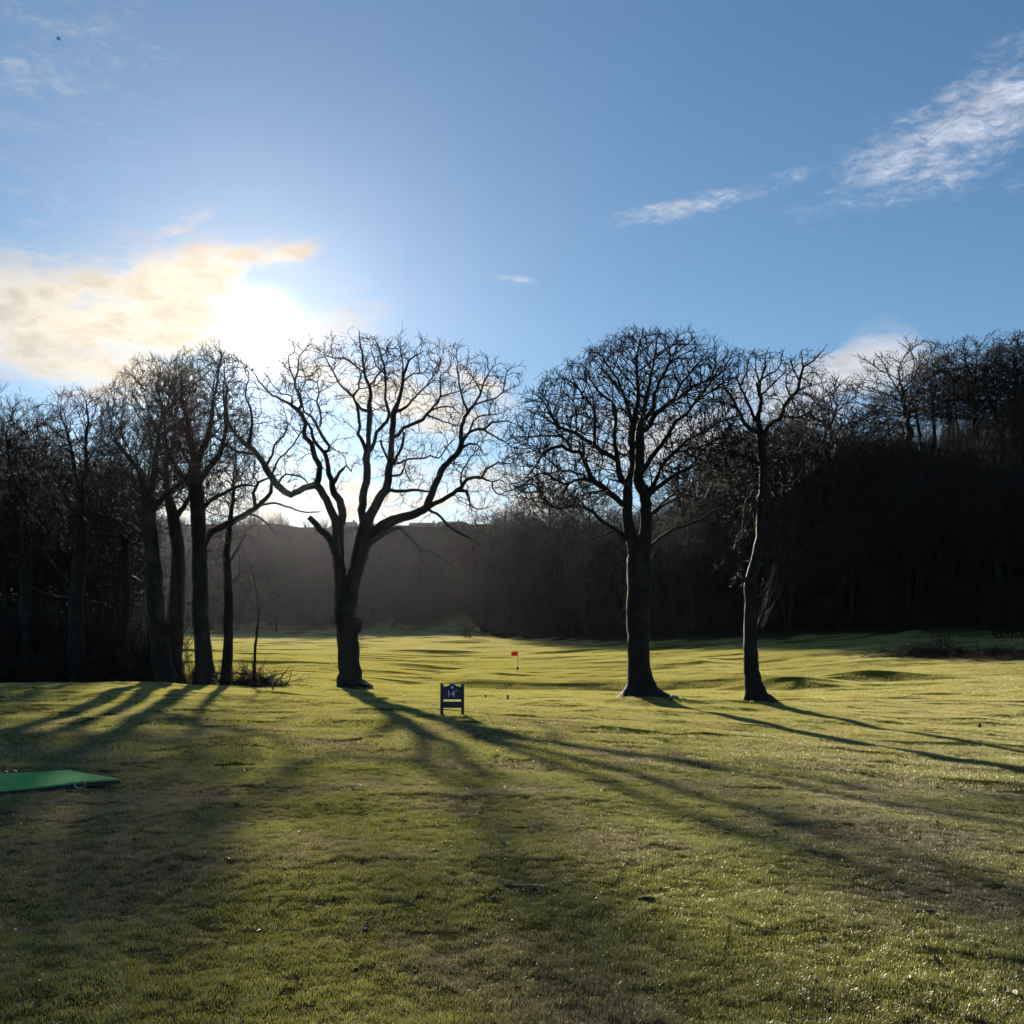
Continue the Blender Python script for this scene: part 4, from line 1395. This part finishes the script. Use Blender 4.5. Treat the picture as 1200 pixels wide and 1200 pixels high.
# ------------------------------------------------------------------ houses on the ridge
def house(x0, x1, ytop, D, label, hip, chim=True):
    xc = (x0 + x1) / 2; X = at_px(xc, D); w = (x1 - x0) / F * D
    zt = EYE + (HZ - ytop) / F * D
    dep = 8.0; rise = min(2.4, w * .33)
    ze = zt - rise; zb = gz(X, D) - .5
    e = empty('house', (X, D + dep / 2, zb), label, 'house', None)
    zw = ze - zb
    hw = w / 2 - .35
    bm = bmesh.new(); bm_box(bm, -hw, hw, -dep / 2 + .3, dep / 2 - .3, 0, zw); bm_obj('wall', bm, M['house_wall'], e)
    bm = bmesh.new()
    a = [bm.verts.new((sx * w / 2, sy * dep / 2, zw + dz)) for dz in (.0, .12) for sx, sy in ((-1, -1), (1, -1), (1, 1), (-1, 1))]
    rx = w / 2 - (dep * .32 if hip == 2 else (dep * .18 if hip else 0.0))
    r0 = bm.verts.new((-max(rx, .4), 0, zw + rise)); r1 = bm.verts.new((max(rx, .4), 0, zw + rise))
    bm.faces.new(a[0:4][::-1])
    for i in range(4):
        bm.faces.new((a[i], a[(i + 1) % 4], a[4 + (i + 1) % 4], a[4 + i]))
    bm.faces.new((a[4], a[5], r1, r0)); bm.faces.new((a[6], a[7], r0, r1)); bm.faces.new((a[5], a[6], r1)); bm.faces.new((a[7], a[4], r0))
    rf = bm_obj('roof', bm, M['house_roof'], e)
    if chim:
        bm = bmesh.new(); bm_box(bm, rx - .9, rx - .3, -.35, .35, zw + rise * .6, zw + rise + .55); bm_obj('chimney', bm, M['house_wall'], rf)
    nwin = max(1, int(w // 2.6))
    for k in range(nwin):
        cx = -hw + (k + .5) * 2 * hw / nwin
        bm = bmesh.new()
        for bx in ((cx - .6, cx - .52), (cx + .52, cx + .6), (cx - .04, cx + .04)):
            bm_box(bm, bx[0], bx[1], -dep / 2 + .22, -dep / 2 + .298, zw - 1.5, zw - .4)
        wn = bm_obj('window', bm, M['house_frame'], e)
        bm = bmesh.new(); bm_box(bm, cx - .515, cx + .515, -dep / 2 + .25, -dep / 2 + .296, zw - 1.48, zw - .42); bm_obj('pane', bm, M['house_glass'], wn)
    return e


house(335, 368, 616, 274, 'hip roofed house at the far end of the ridge row, above the broken stub', 2)
house(383, 421, 609.5, 274, 'wide roofed house seen between both stems of the forked tree', 1)
house(424, 452, 611, 277, 'house half hidden by the branching of the forked tree trunk', 1)
house(478, 509.5, 610.5, 274, 'gabled house of the ridge row next to the last one', 0)
house(507, 545, 609, 278, 'last house of the ridge row, nearest the wooded spur', 1)


# ------------------------------------------------------------------ number sign
def text_obj(s, size, mat, parent, loc, name):
    cu = bpy.data.curves.new('lettering', 'FONT')
    cu.body = s; cu.size = size; cu.extrude = .002; cu.align_x = 'CENTER'; cu.align_y = 'CENTER'
    tmp = bpy.data.objects.new('lettering', cu); COL.objects.link(tmp)
    bpy.context.view_layer.update()
    me = bpy.data.meshes.new_from_object(tmp.evaluated_get(bpy.context.evaluated_depsgraph_get()))
    COL.objects.unlink(tmp); bpy.data.objects.remove(tmp)
    me.materials.clear(); me.materials.append(mat)
    o = bpy.data.objects.new(name, me); COL.objects.link(o)
    o.parent = parent; o.location = loc; o.rotation_euler = (math.pi / 2, 0, 0)
    return o


def sign():
    D = 24.0; s = D / F
    X = at_px(530, D); zb = gz(X, D)
    e = empty('hole_sign', (X, D, zb), 'small dark blue board numbered 14 on two posts in the lawn', 'sign')
    z0 = EYE + (HZ - 839.5) / F * D - zb     # the photograph's foot row
    H = lambda y: (839.5 - y) * s + z0
    for sx in (-1, 1):
        bm = bmesh.new(); c = sx * .243
        bm_box(bm, c - .036, c + .036, -.036, .036, -.25, H(801.8), .006)
        pts = [(c - .036, H(801.8)), (c + .036, H(801.8)), (c + .02, H(800.8)), (c - .02, H(800.8))]
        bm_prism(bm, pts, -.03, .03)
        bm_obj('post', bm, M['wood_dark'], e)
    bm = bmesh.new()
    top = []
    for k in range(33):
        u = -1 + 2 * k / 32
        arch = math.exp(-(u / .38) ** 2) * 4.0 * s
        top.append((u * .205, H(804.4) + arch))
    bm_prism(bm, [(-.205, H(819.6)), (.205, H(819.6))] + top[::-1], -.02, .02)
    bd = bm_obj('board', bm, M['board_blue'], e)
    bm = bmesh.new(); bm_box(bm, -.205, .205, -.018, .018, H(829.6), H(821.9), .004); bm_obj('lower_board', bm, M['wood_dark'], e)
    text_obj('14', .195, M['letter'], bd, (-.03, -.023, H(813.2)), 'number')
    text_obj('th', .055, M['letter'], bd, (.093, -.023, H(809.4)), 'number_suffix')
    bm = bmesh.new()
    sh = [(-.022, .028), (.022, .028), (.024, .0), (.014, -.022), (0, -.034), (-.014, -.022), (-.024, 0)]
    bm_prism(bm, [(a, b + H(805.6)) for a, b in sh], -.024, -.0205)
    bm_obj('crest', bm, M['letter'], bd)
    return e


sign()


# ------------------------------------------------------------------ flag stick
def flag():
    D = 71.0; X = at_px(606.6, D); zb = gz(X, D); s = D / F
    e = empty('golf_flag', (X, D, zb), 'red flag on a thin stick standing on the sunlit green', 'flag')
    top = EYE + (HZ - 763) / F * D - zb
    t = Skel(1); t.line([(0.03, 0, -.1), (0.01, 0, top * .5), (0, 0, top)], [.028, .025, .022], 0, None, .5, 0)
    t.build((0, 0, 0), {0: 'stick'}, lambda p: M['flag_white'], e)
    nx, nz = 14, 10; V = []; Fc = []
    for i in range(nx + 1):
        for j in range(nz + 1):
            u, v = i / nx, j / nz
            V.append((-.02 - u * .42, .05 * math.sin(u * 7 + v * 1.5) * u, top - .01 - v * .34 * (1 - .25 * u) - u * .06))
    for i in range(nx):
        for j in range(nz):
            a = i * (nz + 1) + j; Fc.append((a, a + 1, a + nz + 2, a + nz + 1))
    o = mesh_obj('flag_cloth', V, Fc, M['flag_red'], e, True)
    md = o.modifiers.new('thickness', 'SOLIDIFY'); md.thickness = .004
    bm = bmesh.new(); bmesh.ops.create_uvsphere(bm, u_segments=12, v_segments=8, radius=.085)
    bmesh.ops.scale(bm, vec=(1, .8, 1.15), verts=bm.verts)
    bm_obj('distance_marker', bm, M['rubber'], e, True, (-.005, 0, EYE + (HZ - 783) / F * D - zb))


flag()


def post(x, D, h, w, label, name, mat, cat):
    X = at_px(x, D)
    bm = bmesh.new(); bm_box(bm, -w / 2, w / 2, -w / 2, w / 2, -.1, h, w * .12)
    bm_prism(bm, [(-w * .38, h), (w * .38, h), (w * .2, h + w * .25), (-w * .2, h + w * .25)], -w * .38, w * .38)
    o = bm_obj(name, bm, mat, None, False, (X, D, gz(X, D)))
    o.rotation_euler = (R(3), R(-2), R(12))
    return tag(o, label, cat)


post(569, 37.5, .13, .05, 'tiny dark tee marker nearer the number sign', 'tee_marker', M['stake'], 'marker')
post(595, 36.5, .16, .07, 'small dark tee marker midway between the number sign and the fan tree', 'tee_marker', M['stake'], 'marker')
post(1148, 30.0, .16, .07, 'short wooden stake alone on the slope, trailing a long shadow', 'stake', M['stake'], 'stake')
post(320, 37.5, .55, .06, 'slim dark stake in front of the brush ridge', 'stake', M['stake'], 'stake')


def stone(x, D, r, seed, label):
    bm = bmesh.new(); bmesh.ops.create_icosphere(bm, subdivisions=3, radius=r)
    for v in bm.verts:
        n = float(pnoise(v.co.x / r * 1.3 + seed, v.co.y / r * 1.3 + v.co.z / r)); v.co *= 1 + .35 * n; v.co.z *= .6
    X = at_px(x, D)
    return tag(bm_obj('stone', bm, M['stone'], None, True, (X, D, gz(X, D) + r * .12)), label, 'stone')


stone(790, 36.2, .17, 3, 'grey stone by the flared roots of the fan tree')
stone(801, 36.0, .07, 8, 'small stone just beyond the grey stone')


# ------------------------------------------------------------------ practice mat
def tee_mat():
    R_ = np.array((at_px(141, 11.75), 11.75)); u = np.array((-.775, -.632)); v = np.array((-.70, .714))
    c = R_ + (u + v) * .75
    z = max(gz(*(R_ + u * a + v * b)) for a in (0, .75, 1.5) for b in (0, .75, 1.5)) + .058
    e = empty('tee_mat', (c[0], c[1], z - .06), 'green artificial tee mat lying on the grass at the edge of the picture', 'mat')
    # in the mat's own axes
    def loc(a, b, dz):
        p = R_ + u * a + v * b - c
        return (p[0], p[1], dz)
    n = 16
    def sheet(z0, z1, inset, name, mat):
        V, Fc = [], []
        for zz in (z1, z0):
            for i in range(n + 1):
                for j in range(n + 1):
                    a, b = inset + (1.5 - 2 * inset) * i / n, inset + (1.5 - 2 * inset) * j / n
                    V.append(loc(a, b, zz + .012 * math.sin(a * 3 + 1) * math.cos(b * 2.4)))
        m_ = (n + 1) ** 2
        for i in range(n):
            for j in range(n):
                q = i * (n + 1) + j
                Fc.append((q, q + 1, q + n + 2, q + n + 1)); Fc.append((m_ + q, m_ + q + n + 1, m_ + q + n + 2, m_ + q + 1))
        rim = [i * (n + 1) for i in range(n + 1)] + [n * (n + 1) + j for j in range(1, n + 1)] + [i * (n + 1) + n for i in range(n - 1, -1, -1)] + [j for j in range(n - 1, 0, -1)]
        for k in range(len(rim)):
            a, b = rim[k], rim[(k + 1) % len(rim)]
            Fc.append((a, b, m_ + b, m_ + a))
        o = mesh_obj(name, V, Fc, mat, e)
        return o
    sheet(.0, .042, 0, 'rubber_base', M['rubber'])
    sheet(.0435, .060, .012, 'turf', M['turf_mat'])
    for a, b in ((.42, -.02), (.62, 1.52)):
        t = Skel(2)
        k = -1 if b < 1 else 1
        q = np.array(loc(a, b, .07)); d = np.array((u[0], u[1], 0)); nrm = np.array((v[0], v[1], 0)) * k
        t.line([q - nrm * .06, q + nrm * .03 + np.array((0, 0, .015)), q + nrm * .06 - np.array((0, 0, .05)), q + nrm * .06 + d * .10 - np.array((0, 0, .05)), q + nrm * .03 + d * .10 + np.array((0, 0, .012)), q - nrm * .06 + d * .10], [.010] * 6, 0, None, .03, 0)
        t.build((0, 0, 0), {0: 'handle'}, lambda p: M['steel'], e)
        


tee_mat()


# ------------------------------------------------------------------ bird
def bird():
    D = 80.0; p = px(68.5, 45.5, D)
    e = empty('bird', p, 'tiny dark bird flying high above the lawn edge group', 'bird')
    t = Skel(4); t.line([(-.17, 0, .0), (-.08, 0, .01), (.04, 0, 0), (.12, 0, .015), (.17, 0, .02)], [.012, .045, .06, .035, .012], 0, None, .03, 0)
    t.build((0, 0, 0), {0: 'body'}, lambda q: M['feather'], e)
    for s in (-1, 1):
        V = [(-.05, 0, .02), (.07, 0, .02), (.06, s * .16, .09), (-.03, s * .18, .08), (-.06, s * .34, .03), (-.02, s * .33, .035)]
        V += [(a, b, c - .008) for a, b, c in V]
        Fc = [(0, 1, 2, 3), (3, 2, 5, 4), (6, 9, 8, 7), (9, 10, 11, 8), (0, 3, 9, 6), (3, 4, 10, 9), (1, 7, 8, 2), (2, 8, 11, 5), (4, 5, 11, 10), (0, 6, 7, 1)]
        mesh_obj('wing', V, Fc, M['feather'], e)
    e.rotation_euler = (R(8), R(12), R(20))


bird()

# worm casts and crumbs of soil on the near lawn
cr = []
for k in range(3):
    bm = bmesh.new(); bmesh.ops.create_icosphere(bm, subdivisions=2, radius=.013)
    for v in bm.verts:
        n = float(pnoise(v.co.x * 95 + k * 3, v.co.y * 95 + v.co.z * 60)); v.co *= 1 + .8 * n; v.co.z *= .7
    o = bm_obj('crumb', bm, M['soil']); COL.objects.unlink(o); cr.append(o)
cP, cR, cS, cV = [], [], [], []
for _ in range(2600):
    Y = 4 + 20 * random.random() ** .8; X = random.uniform(-.55, .55) * Y
    if pnoise(X * .35 + 4, Y * .5) + .35 * random.random() < .12: continue
    cP.append((X, Y, _bil(X, Y) + .006)); cR.append((0, 0, random.uniform(0, 6.28))); cS.append(random.uniform(.3, 1.2)); cV.append(random.randrange(3))
instancer('soil_crumbs', np.array(cP), np.array(cR), np.array(cS), np.array(cV), cr, 'stuff', 'worm casts and crumbs of dark soil on the lawn', 'soil')

# a thin fall of old leaves
M['leaf'] = plain('dead_leaf', (.12, .065, .03), .6, .5, 30)
lf = []
for k in range(2):
    pts = [(-.022, 0, 0), (-.010, .010, .004), (.008, .012, .006), (.024, 0, .002), (.008, -.012, .008), (-.010, -.011, .003)]
    o = mesh_obj('leaf', [(a * (1 + .2 * k), b, c) for a, b, c in pts], [(0, 1, 2, 3, 4, 5)], M['leaf']); COL.objects.unlink(o); lf.append(o)
lP, lR, lS, lV = [], [], [], []
for _ in range(1500):
    Y = 4 + 32 * random.random(); X = random.uniform(-.55, .55) * Y
    if pnoise(X * .25 + 9, Y * .3) + .5 * random.random() < .2: continue
    lP.append((X, Y, _bil(X, Y) + .018)); lR.append((random.uniform(-.7, .7), random.uniform(-.7, .7), random.uniform(0, 6.28))); lS.append(random.uniform(.5, 1.2)); lV.append(random.randrange(2))
instancer('fallen_leaves', np.array(lP), np.array(lR), np.array(lS), np.array(lV), lf, 'stuff', 'old brown leaves scattered on the lawn', 'leaves')

# divots in the foreground lawn
for x, y, w, d in ((619, 1040, .17, .06), (757, 1052, .07, .03), (288, 968, .10, .05), (1080, 1066, .12, .05)):
    D = EYE * F / (y - HZ); X = at_px(x, D)
    bm = bmesh.new(); bmesh.ops.create_icosphere(bm, subdivisions=3, radius=1)
    for v in bm.verts:
        n = float(pnoise(v.co.x * 2 + x, v.co.y * 2 + v.co.z)); v.co *= 1 + .5 * n
    bmesh.ops.scale(bm, vec=(w * .8, d * .7, .014), verts=bm.verts)
    o = bm_obj('turf_clod', bm, M['soil'], None, True, (X, D, gz(X, D) + .010))
    tag(o, {619: 'long dark clod of turf in the middle of the near lawn', 757: 'small dark clod of turf beyond the long one', 288: 'scraped dark clod in the muddy strip near the tee mat', 1080: 'dark clod of turf on the shaded near slope'}[x], 'clod')

# ------------------------------------------------------------------ world, sun, camera
w = bpy.data.worlds.new('World'); scene.world = w; w.use_nodes = True
t = NT(w.node_tree)
out = t.n('ShaderNodeOutputWorld'); bg = t.n('ShaderNodeBackground')
t.put(out.inputs[0], bg.outputs[0])
skyt = t.n('ShaderNodeTexSky', sky_type='NISHITA')
skyt.sun_disc = False; skyt.sun_elevation = SUN_EL; skyt.sun_rotation = SUN_AZ
skyt.air_density = 1.0; skyt.dust_density = .05; skyt.ozone_density = 2.0; skyt.altitude = 50
SKY_STRENGTH = .05
co = t.n('ShaderNodeTexCoord').outputs['Generated']
nrm = t.n('ShaderNodeVectorMath', operation='NORMALIZE'); t.put(nrm.inputs[0], co); dirv = nrm.outputs[0]
sp = t.n('ShaderNodeSeparateXYZ'); t.put(sp.inputs[0], dirv)
az = t.m('MULTIPLY', t.m('ARCTAN2', sp.outputs[0], sp.outputs[1]), 57.2958)
el = t.m('MULTIPLY', t.m('ARCSINE', sp.outputs[2]), 57.2958)
cb = t.n('ShaderNodeCombineXYZ'); t.put(cb.inputs[0], az); t.put(cb.inputs[1], el); ang = cb.outputs[0]
dt = t.n('ShaderNodeVectorMath', operation='DOT_PRODUCT'); t.put(dt.inputs[0], dirv); dt.inputs[1].default_value = SUN
theta = t.m('MULTIPLY', t.m('ARCCOSINE', t.m('MINIMUM', dt.outputs['Value'], .999999)), 57.2958)


def deg(x, y):
    a = math.atan((x - 600) / F)
    return math.degrees(a), math.degrees(math.atan((HZ - y) / F * math.cos(a)))


def blob(x, y, hx, hy, rot, amp):
    a0, e0 = deg(x, y); k = 1 / F * 57.3 * .93
    c, s = math.cos(R(rot)), math.sin(R(rot))
    da = t.m('SUBTRACT', az, a0); de = t.m('SUBTRACT', el, e0)
    u = t.m('DIVIDE', t.m('ADD', t.m('MULTIPLY', da, c), t.m('MULTIPLY', de, s)), hx * k)
    v = t.m('DIVIDE', t.m('SUBTRACT', t.m('MULTIPLY', de, c), t.m('MULTIPLY', da, s)), hy * k)
    q = t.m('ADD', t.m('MULTIPLY', u, u), t.m('MULTIPLY', v, v))
    return t.m('MULTIPLY', t.m('EXPONENT', t.m('MULTIPLY', q, -.7)), amp)


def total(lst):
    o = lst[0]
    for q in lst[1:]:
        o = t.m('MAXIMUM', o, q)
    return o


warp = t.n('ShaderNodeTexNoise'); t.put(warp.inputs[0], ang); warp.inputs['Scale'].default_value = .35; warp.inputs['Detail'].default_value = 4
wv = t.n('ShaderNodeVectorMath', operation='MULTIPLY_ADD'); t.put(wv.inputs[0], warp.outputs['Color']); wv.inputs[1].default_value = (1.4, 1.4, 0); t.put(wv.inputs[2], ang)
st1 = t.noise(t.mapping(wv.outputs[0], (.16, .75, 1), (0, 0, R(-20))), 1.0, 9, .66, .1)
st2 = t.noise(t.mapping(wv.outputs[0], (.55, 1.3, 1), (0, 0, R(-28))), 1.0, 8, .65, .2)
pf = t.noise(t.mapping(wv.outputs[0], (.20, .42, 1), (0, 0, R(-14))), 1.0, 9, .58, .3)
fine = t.noise(t.mapping(wv.outputs[0], (.9, 2.2, 1), (0, 0, R(-22))), 1.0, 7, .72, .1)
wisps = total([blob(1130, 148, 175, 50, 20, 1), blob(1085, 200, 80, 26, 26, .8), blob(1180, 100, 90, 26, 20, .7), blob(1195, 212, 26, 10, 10, .7), blob(835, 234, 125, 13, 9, 1.0), blob(735, 252, 22, 7, 18, .7),
               blob(205, 268, 46, 12, 26, .9), blob(28, 289, 36, 9, 5, .7), blob(600, 326, 36, 5, -8, .75), blob(385, 366, 44, 9, 5, .8), blob(70, 85, 190, 100, 30, .52), blob(60, 250, 140, 44, 25, .42), blob(1042, 257, 14, 6, 0, .5)])
bank = total([blob(90, 372, 260, 66, 4, 1.05), blob(215, 325, 120, 34, 16, .95), blob(70, 425, 140, 36, -8, .9), blob(325, 302, 60, 15, 18, .75), blob(20, 350, 120, 40, 0, .6),
              blob(470, 470, 150, 40, -15, .75), blob(560, 450, 70, 24, -30, .8), blob(1010, 432, 80, 36, 15, .9), blob(930, 470, 90, 40, 0, .85), blob(790, 520, 160, 60, 0, .7),
              blob(450, 590, 420, 60, 0, .75), blob(190, 600, 300, 70, 0, .7), blob(1150, 440, 90, 24, 0, .45)])
nz1 = t.m('ADD', t.m('MULTIPLY', st1, .55), t.m('MULTIPLY', fine, .45))
dw = t.m('MULTIPLY', t.ramp(t.m('ADD', t.m('MULTIPLY', wisps, .55), t.m('MULTIPLY', t.m('SUBTRACT', nz1, .5), 2.3)), .18, .95), t.m('MINIMUM', t.m('MULTIPLY', wisps, 1.6), 1.0))
nz2 = t.m('ADD', t.m('MULTIPLY', pf, .42), t.m('ADD', t.m('MULTIPLY', st1, .33), t.m('MULTIPLY', st2, .25)))
db = t.m('MULTIPLY', t.ramp(t.m('ADD', t.m('MULTIPLY', bank, .75), t.m('MULTIPLY', t.m('SUBTRACT', nz2, .5), 2.6)), .16, .74), t.m('MINIMUM', t.m('MULTIPLY', bank, 1.8), 1.0))
dens = t.m('MINIMUM', t.m('MAXIMUM', t.m('MULTIPLY', dw, .75), t.m('MULTIPLY', db, .92)), 1.0)
# cloud light: white away from the sun, warm and brighter towards it, with thicker parts greyer
prox = t.m('EXPONENT', t.m('MULTIPLY', theta, -1 / 9.0))
shade = t.m('SUBTRACT', 1.12, t.m('MULTIPLY', t.ramp(t.m('ADD', t.m('MULTIPLY', pf, .5), t.m('MULTIPLY', st2, .5)), .42, .66), .38))
ccol = t.mix(t.ramp(theta, 2, 28, False), (1.0, .80, .48), (.90, .93, 1.0))
CL = .36
cl = t.n('ShaderNodeVectorMath', operation='SCALE'); t.put(cl.inputs[0], ccol)
t.put(cl.inputs['Scale'], t.m('MULTIPLY', shade, t.m('ADD', t.m('ADD', .305, t.m('MULTIPLY', dw, .10)), t.m('MULTIPLY', prox, .05))))
sk = t.n('ShaderNodeVectorMath', operation='SCALE'); t.put(sk.inputs[0], skyt.outputs[0]); sk.inputs['Scale'].default_value = SKY_STRENGTH
tn = t.n('ShaderNodeVectorMath', operation='MULTIPLY'); t.put(tn.inputs[0], sk.outputs[0]); tn.inputs[1].default_value = (.42, .66, .80)
mixc = t.mix(dens, tn.outputs[0], cl.outputs[0])
core = t.m('MULTIPLY', t.m('EXPONENT', t.m('MULTIPLY', t.m('POWER', t.m('DIVIDE', theta, 1.25), 2.0), -1.0)), 2.6)
halo = t.m('MULTIPLY', t.m('EXPONENT', t.m('DIVIDE', theta, -3.2)), .04)
wide = t.m('MULTIPLY', t.m('EXPONENT', t.m('DIVIDE', theta, -17.0)), .075)
gw = t.n('ShaderNodeVectorMath', operation='SCALE'); gw.inputs[0].default_value = (1.0, .93, .78); t.put(gw.inputs['Scale'], t.m('MULTIPLY', t.m('ADD', t.m('ADD', core, halo), wide), t.m('SUBTRACT', 1.0, t.m('MULTIPLY', t.m('MULTIPLY', dens, .75), t.ramp(nz2, .42, .60)))))
lowb = t.m('MULTIPLY', t.m('EXPONENT', t.m('DIVIDE', t.m('MAXIMUM', el, 0.0), -6.5)), .20)
lw_ = t.n('ShaderNodeVectorMath', operation='SCALE'); lw_.inputs[0].default_value = (.98, .93, .86); t.put(lw_.inputs['Scale'], lowb)
mx_ = t.n('ShaderNodeVectorMath', operation='ADD'); t.put(mx_.inputs[0], mixc); t.put(mx_.inputs[1], lw_.outputs[0]); mixc = mx_.outputs[0]
ad = t.n('ShaderNodeVectorMath', operation='ADD'); t.put(ad.inputs[0], mixc); t.put(ad.inputs[1], gw.outputs[0])
t.put(bg.inputs[0], ad.outputs[0]); bg.inputs[1].default_value = 1.0

sl = bpy.data.lights.new('sun', 'SUN'); sl.energy = 5.0; sl.angle = R(.9); sl.color = (1.0, .90, .74)
so = bpy.data.objects.new('sun', sl); COL.objects.link(so); so.rotation_euler = SUN.to_track_quat('Z', 'Y').to_euler()

cam = bpy.data.cameras.new('camera'); co_ = bpy.data.objects.new('camera', cam); COL.objects.link(co_)
cam.sensor_width = 36; cam.lens = 36.0; cam.shift_y = (HZ - 600) / 1200.0
cam.clip_start = .1; cam.clip_end = 3000
co_.location = (0, 0, EYE); co_.rotation_euler = (math.pi / 2, 0, 0)
scene.camera = co_

# the thin winter mist: one closed box of even air
bm = bmesh.new(); bm_box(bm, -420, 420, -70, 460, -14, 66)
hz = bm_obj('haze', bm, None); tag(hz, 'thin low winter haze', 'haze', None, 'stuff')
hm = bpy.data.materials.new('haze'); hm.use_nodes = True; ht = NT(hm.node_tree)
ho = ht.n('ShaderNodeOutputMaterial'); hv = ht.n('ShaderNodeVolumePrincipled')
hv.inputs['Color'].default_value = (.88, .87, 1.0, 1); hv.inputs['Density'].default_value = .000021; hv.inputs['Anisotropy'].default_value = .87
ht.put(ho.inputs[1], hv.outputs[0]); hz.data.materials.append(hm)

vs = scene.view_settings
vs.view_transform = 'Standard'; vs.look = 'None'; vs.exposure = 1.3; vs.gamma = 1.0
scene.cycles.use_denoising = True; scene.cycles.volume_bounces = 0; scene.cycles.max_bounces = 5; scene.cycles.diffuse_bounces = 3; scene.cycles.transmission_bounces = 4; scene.cycles.transparent_max_bounces = 4
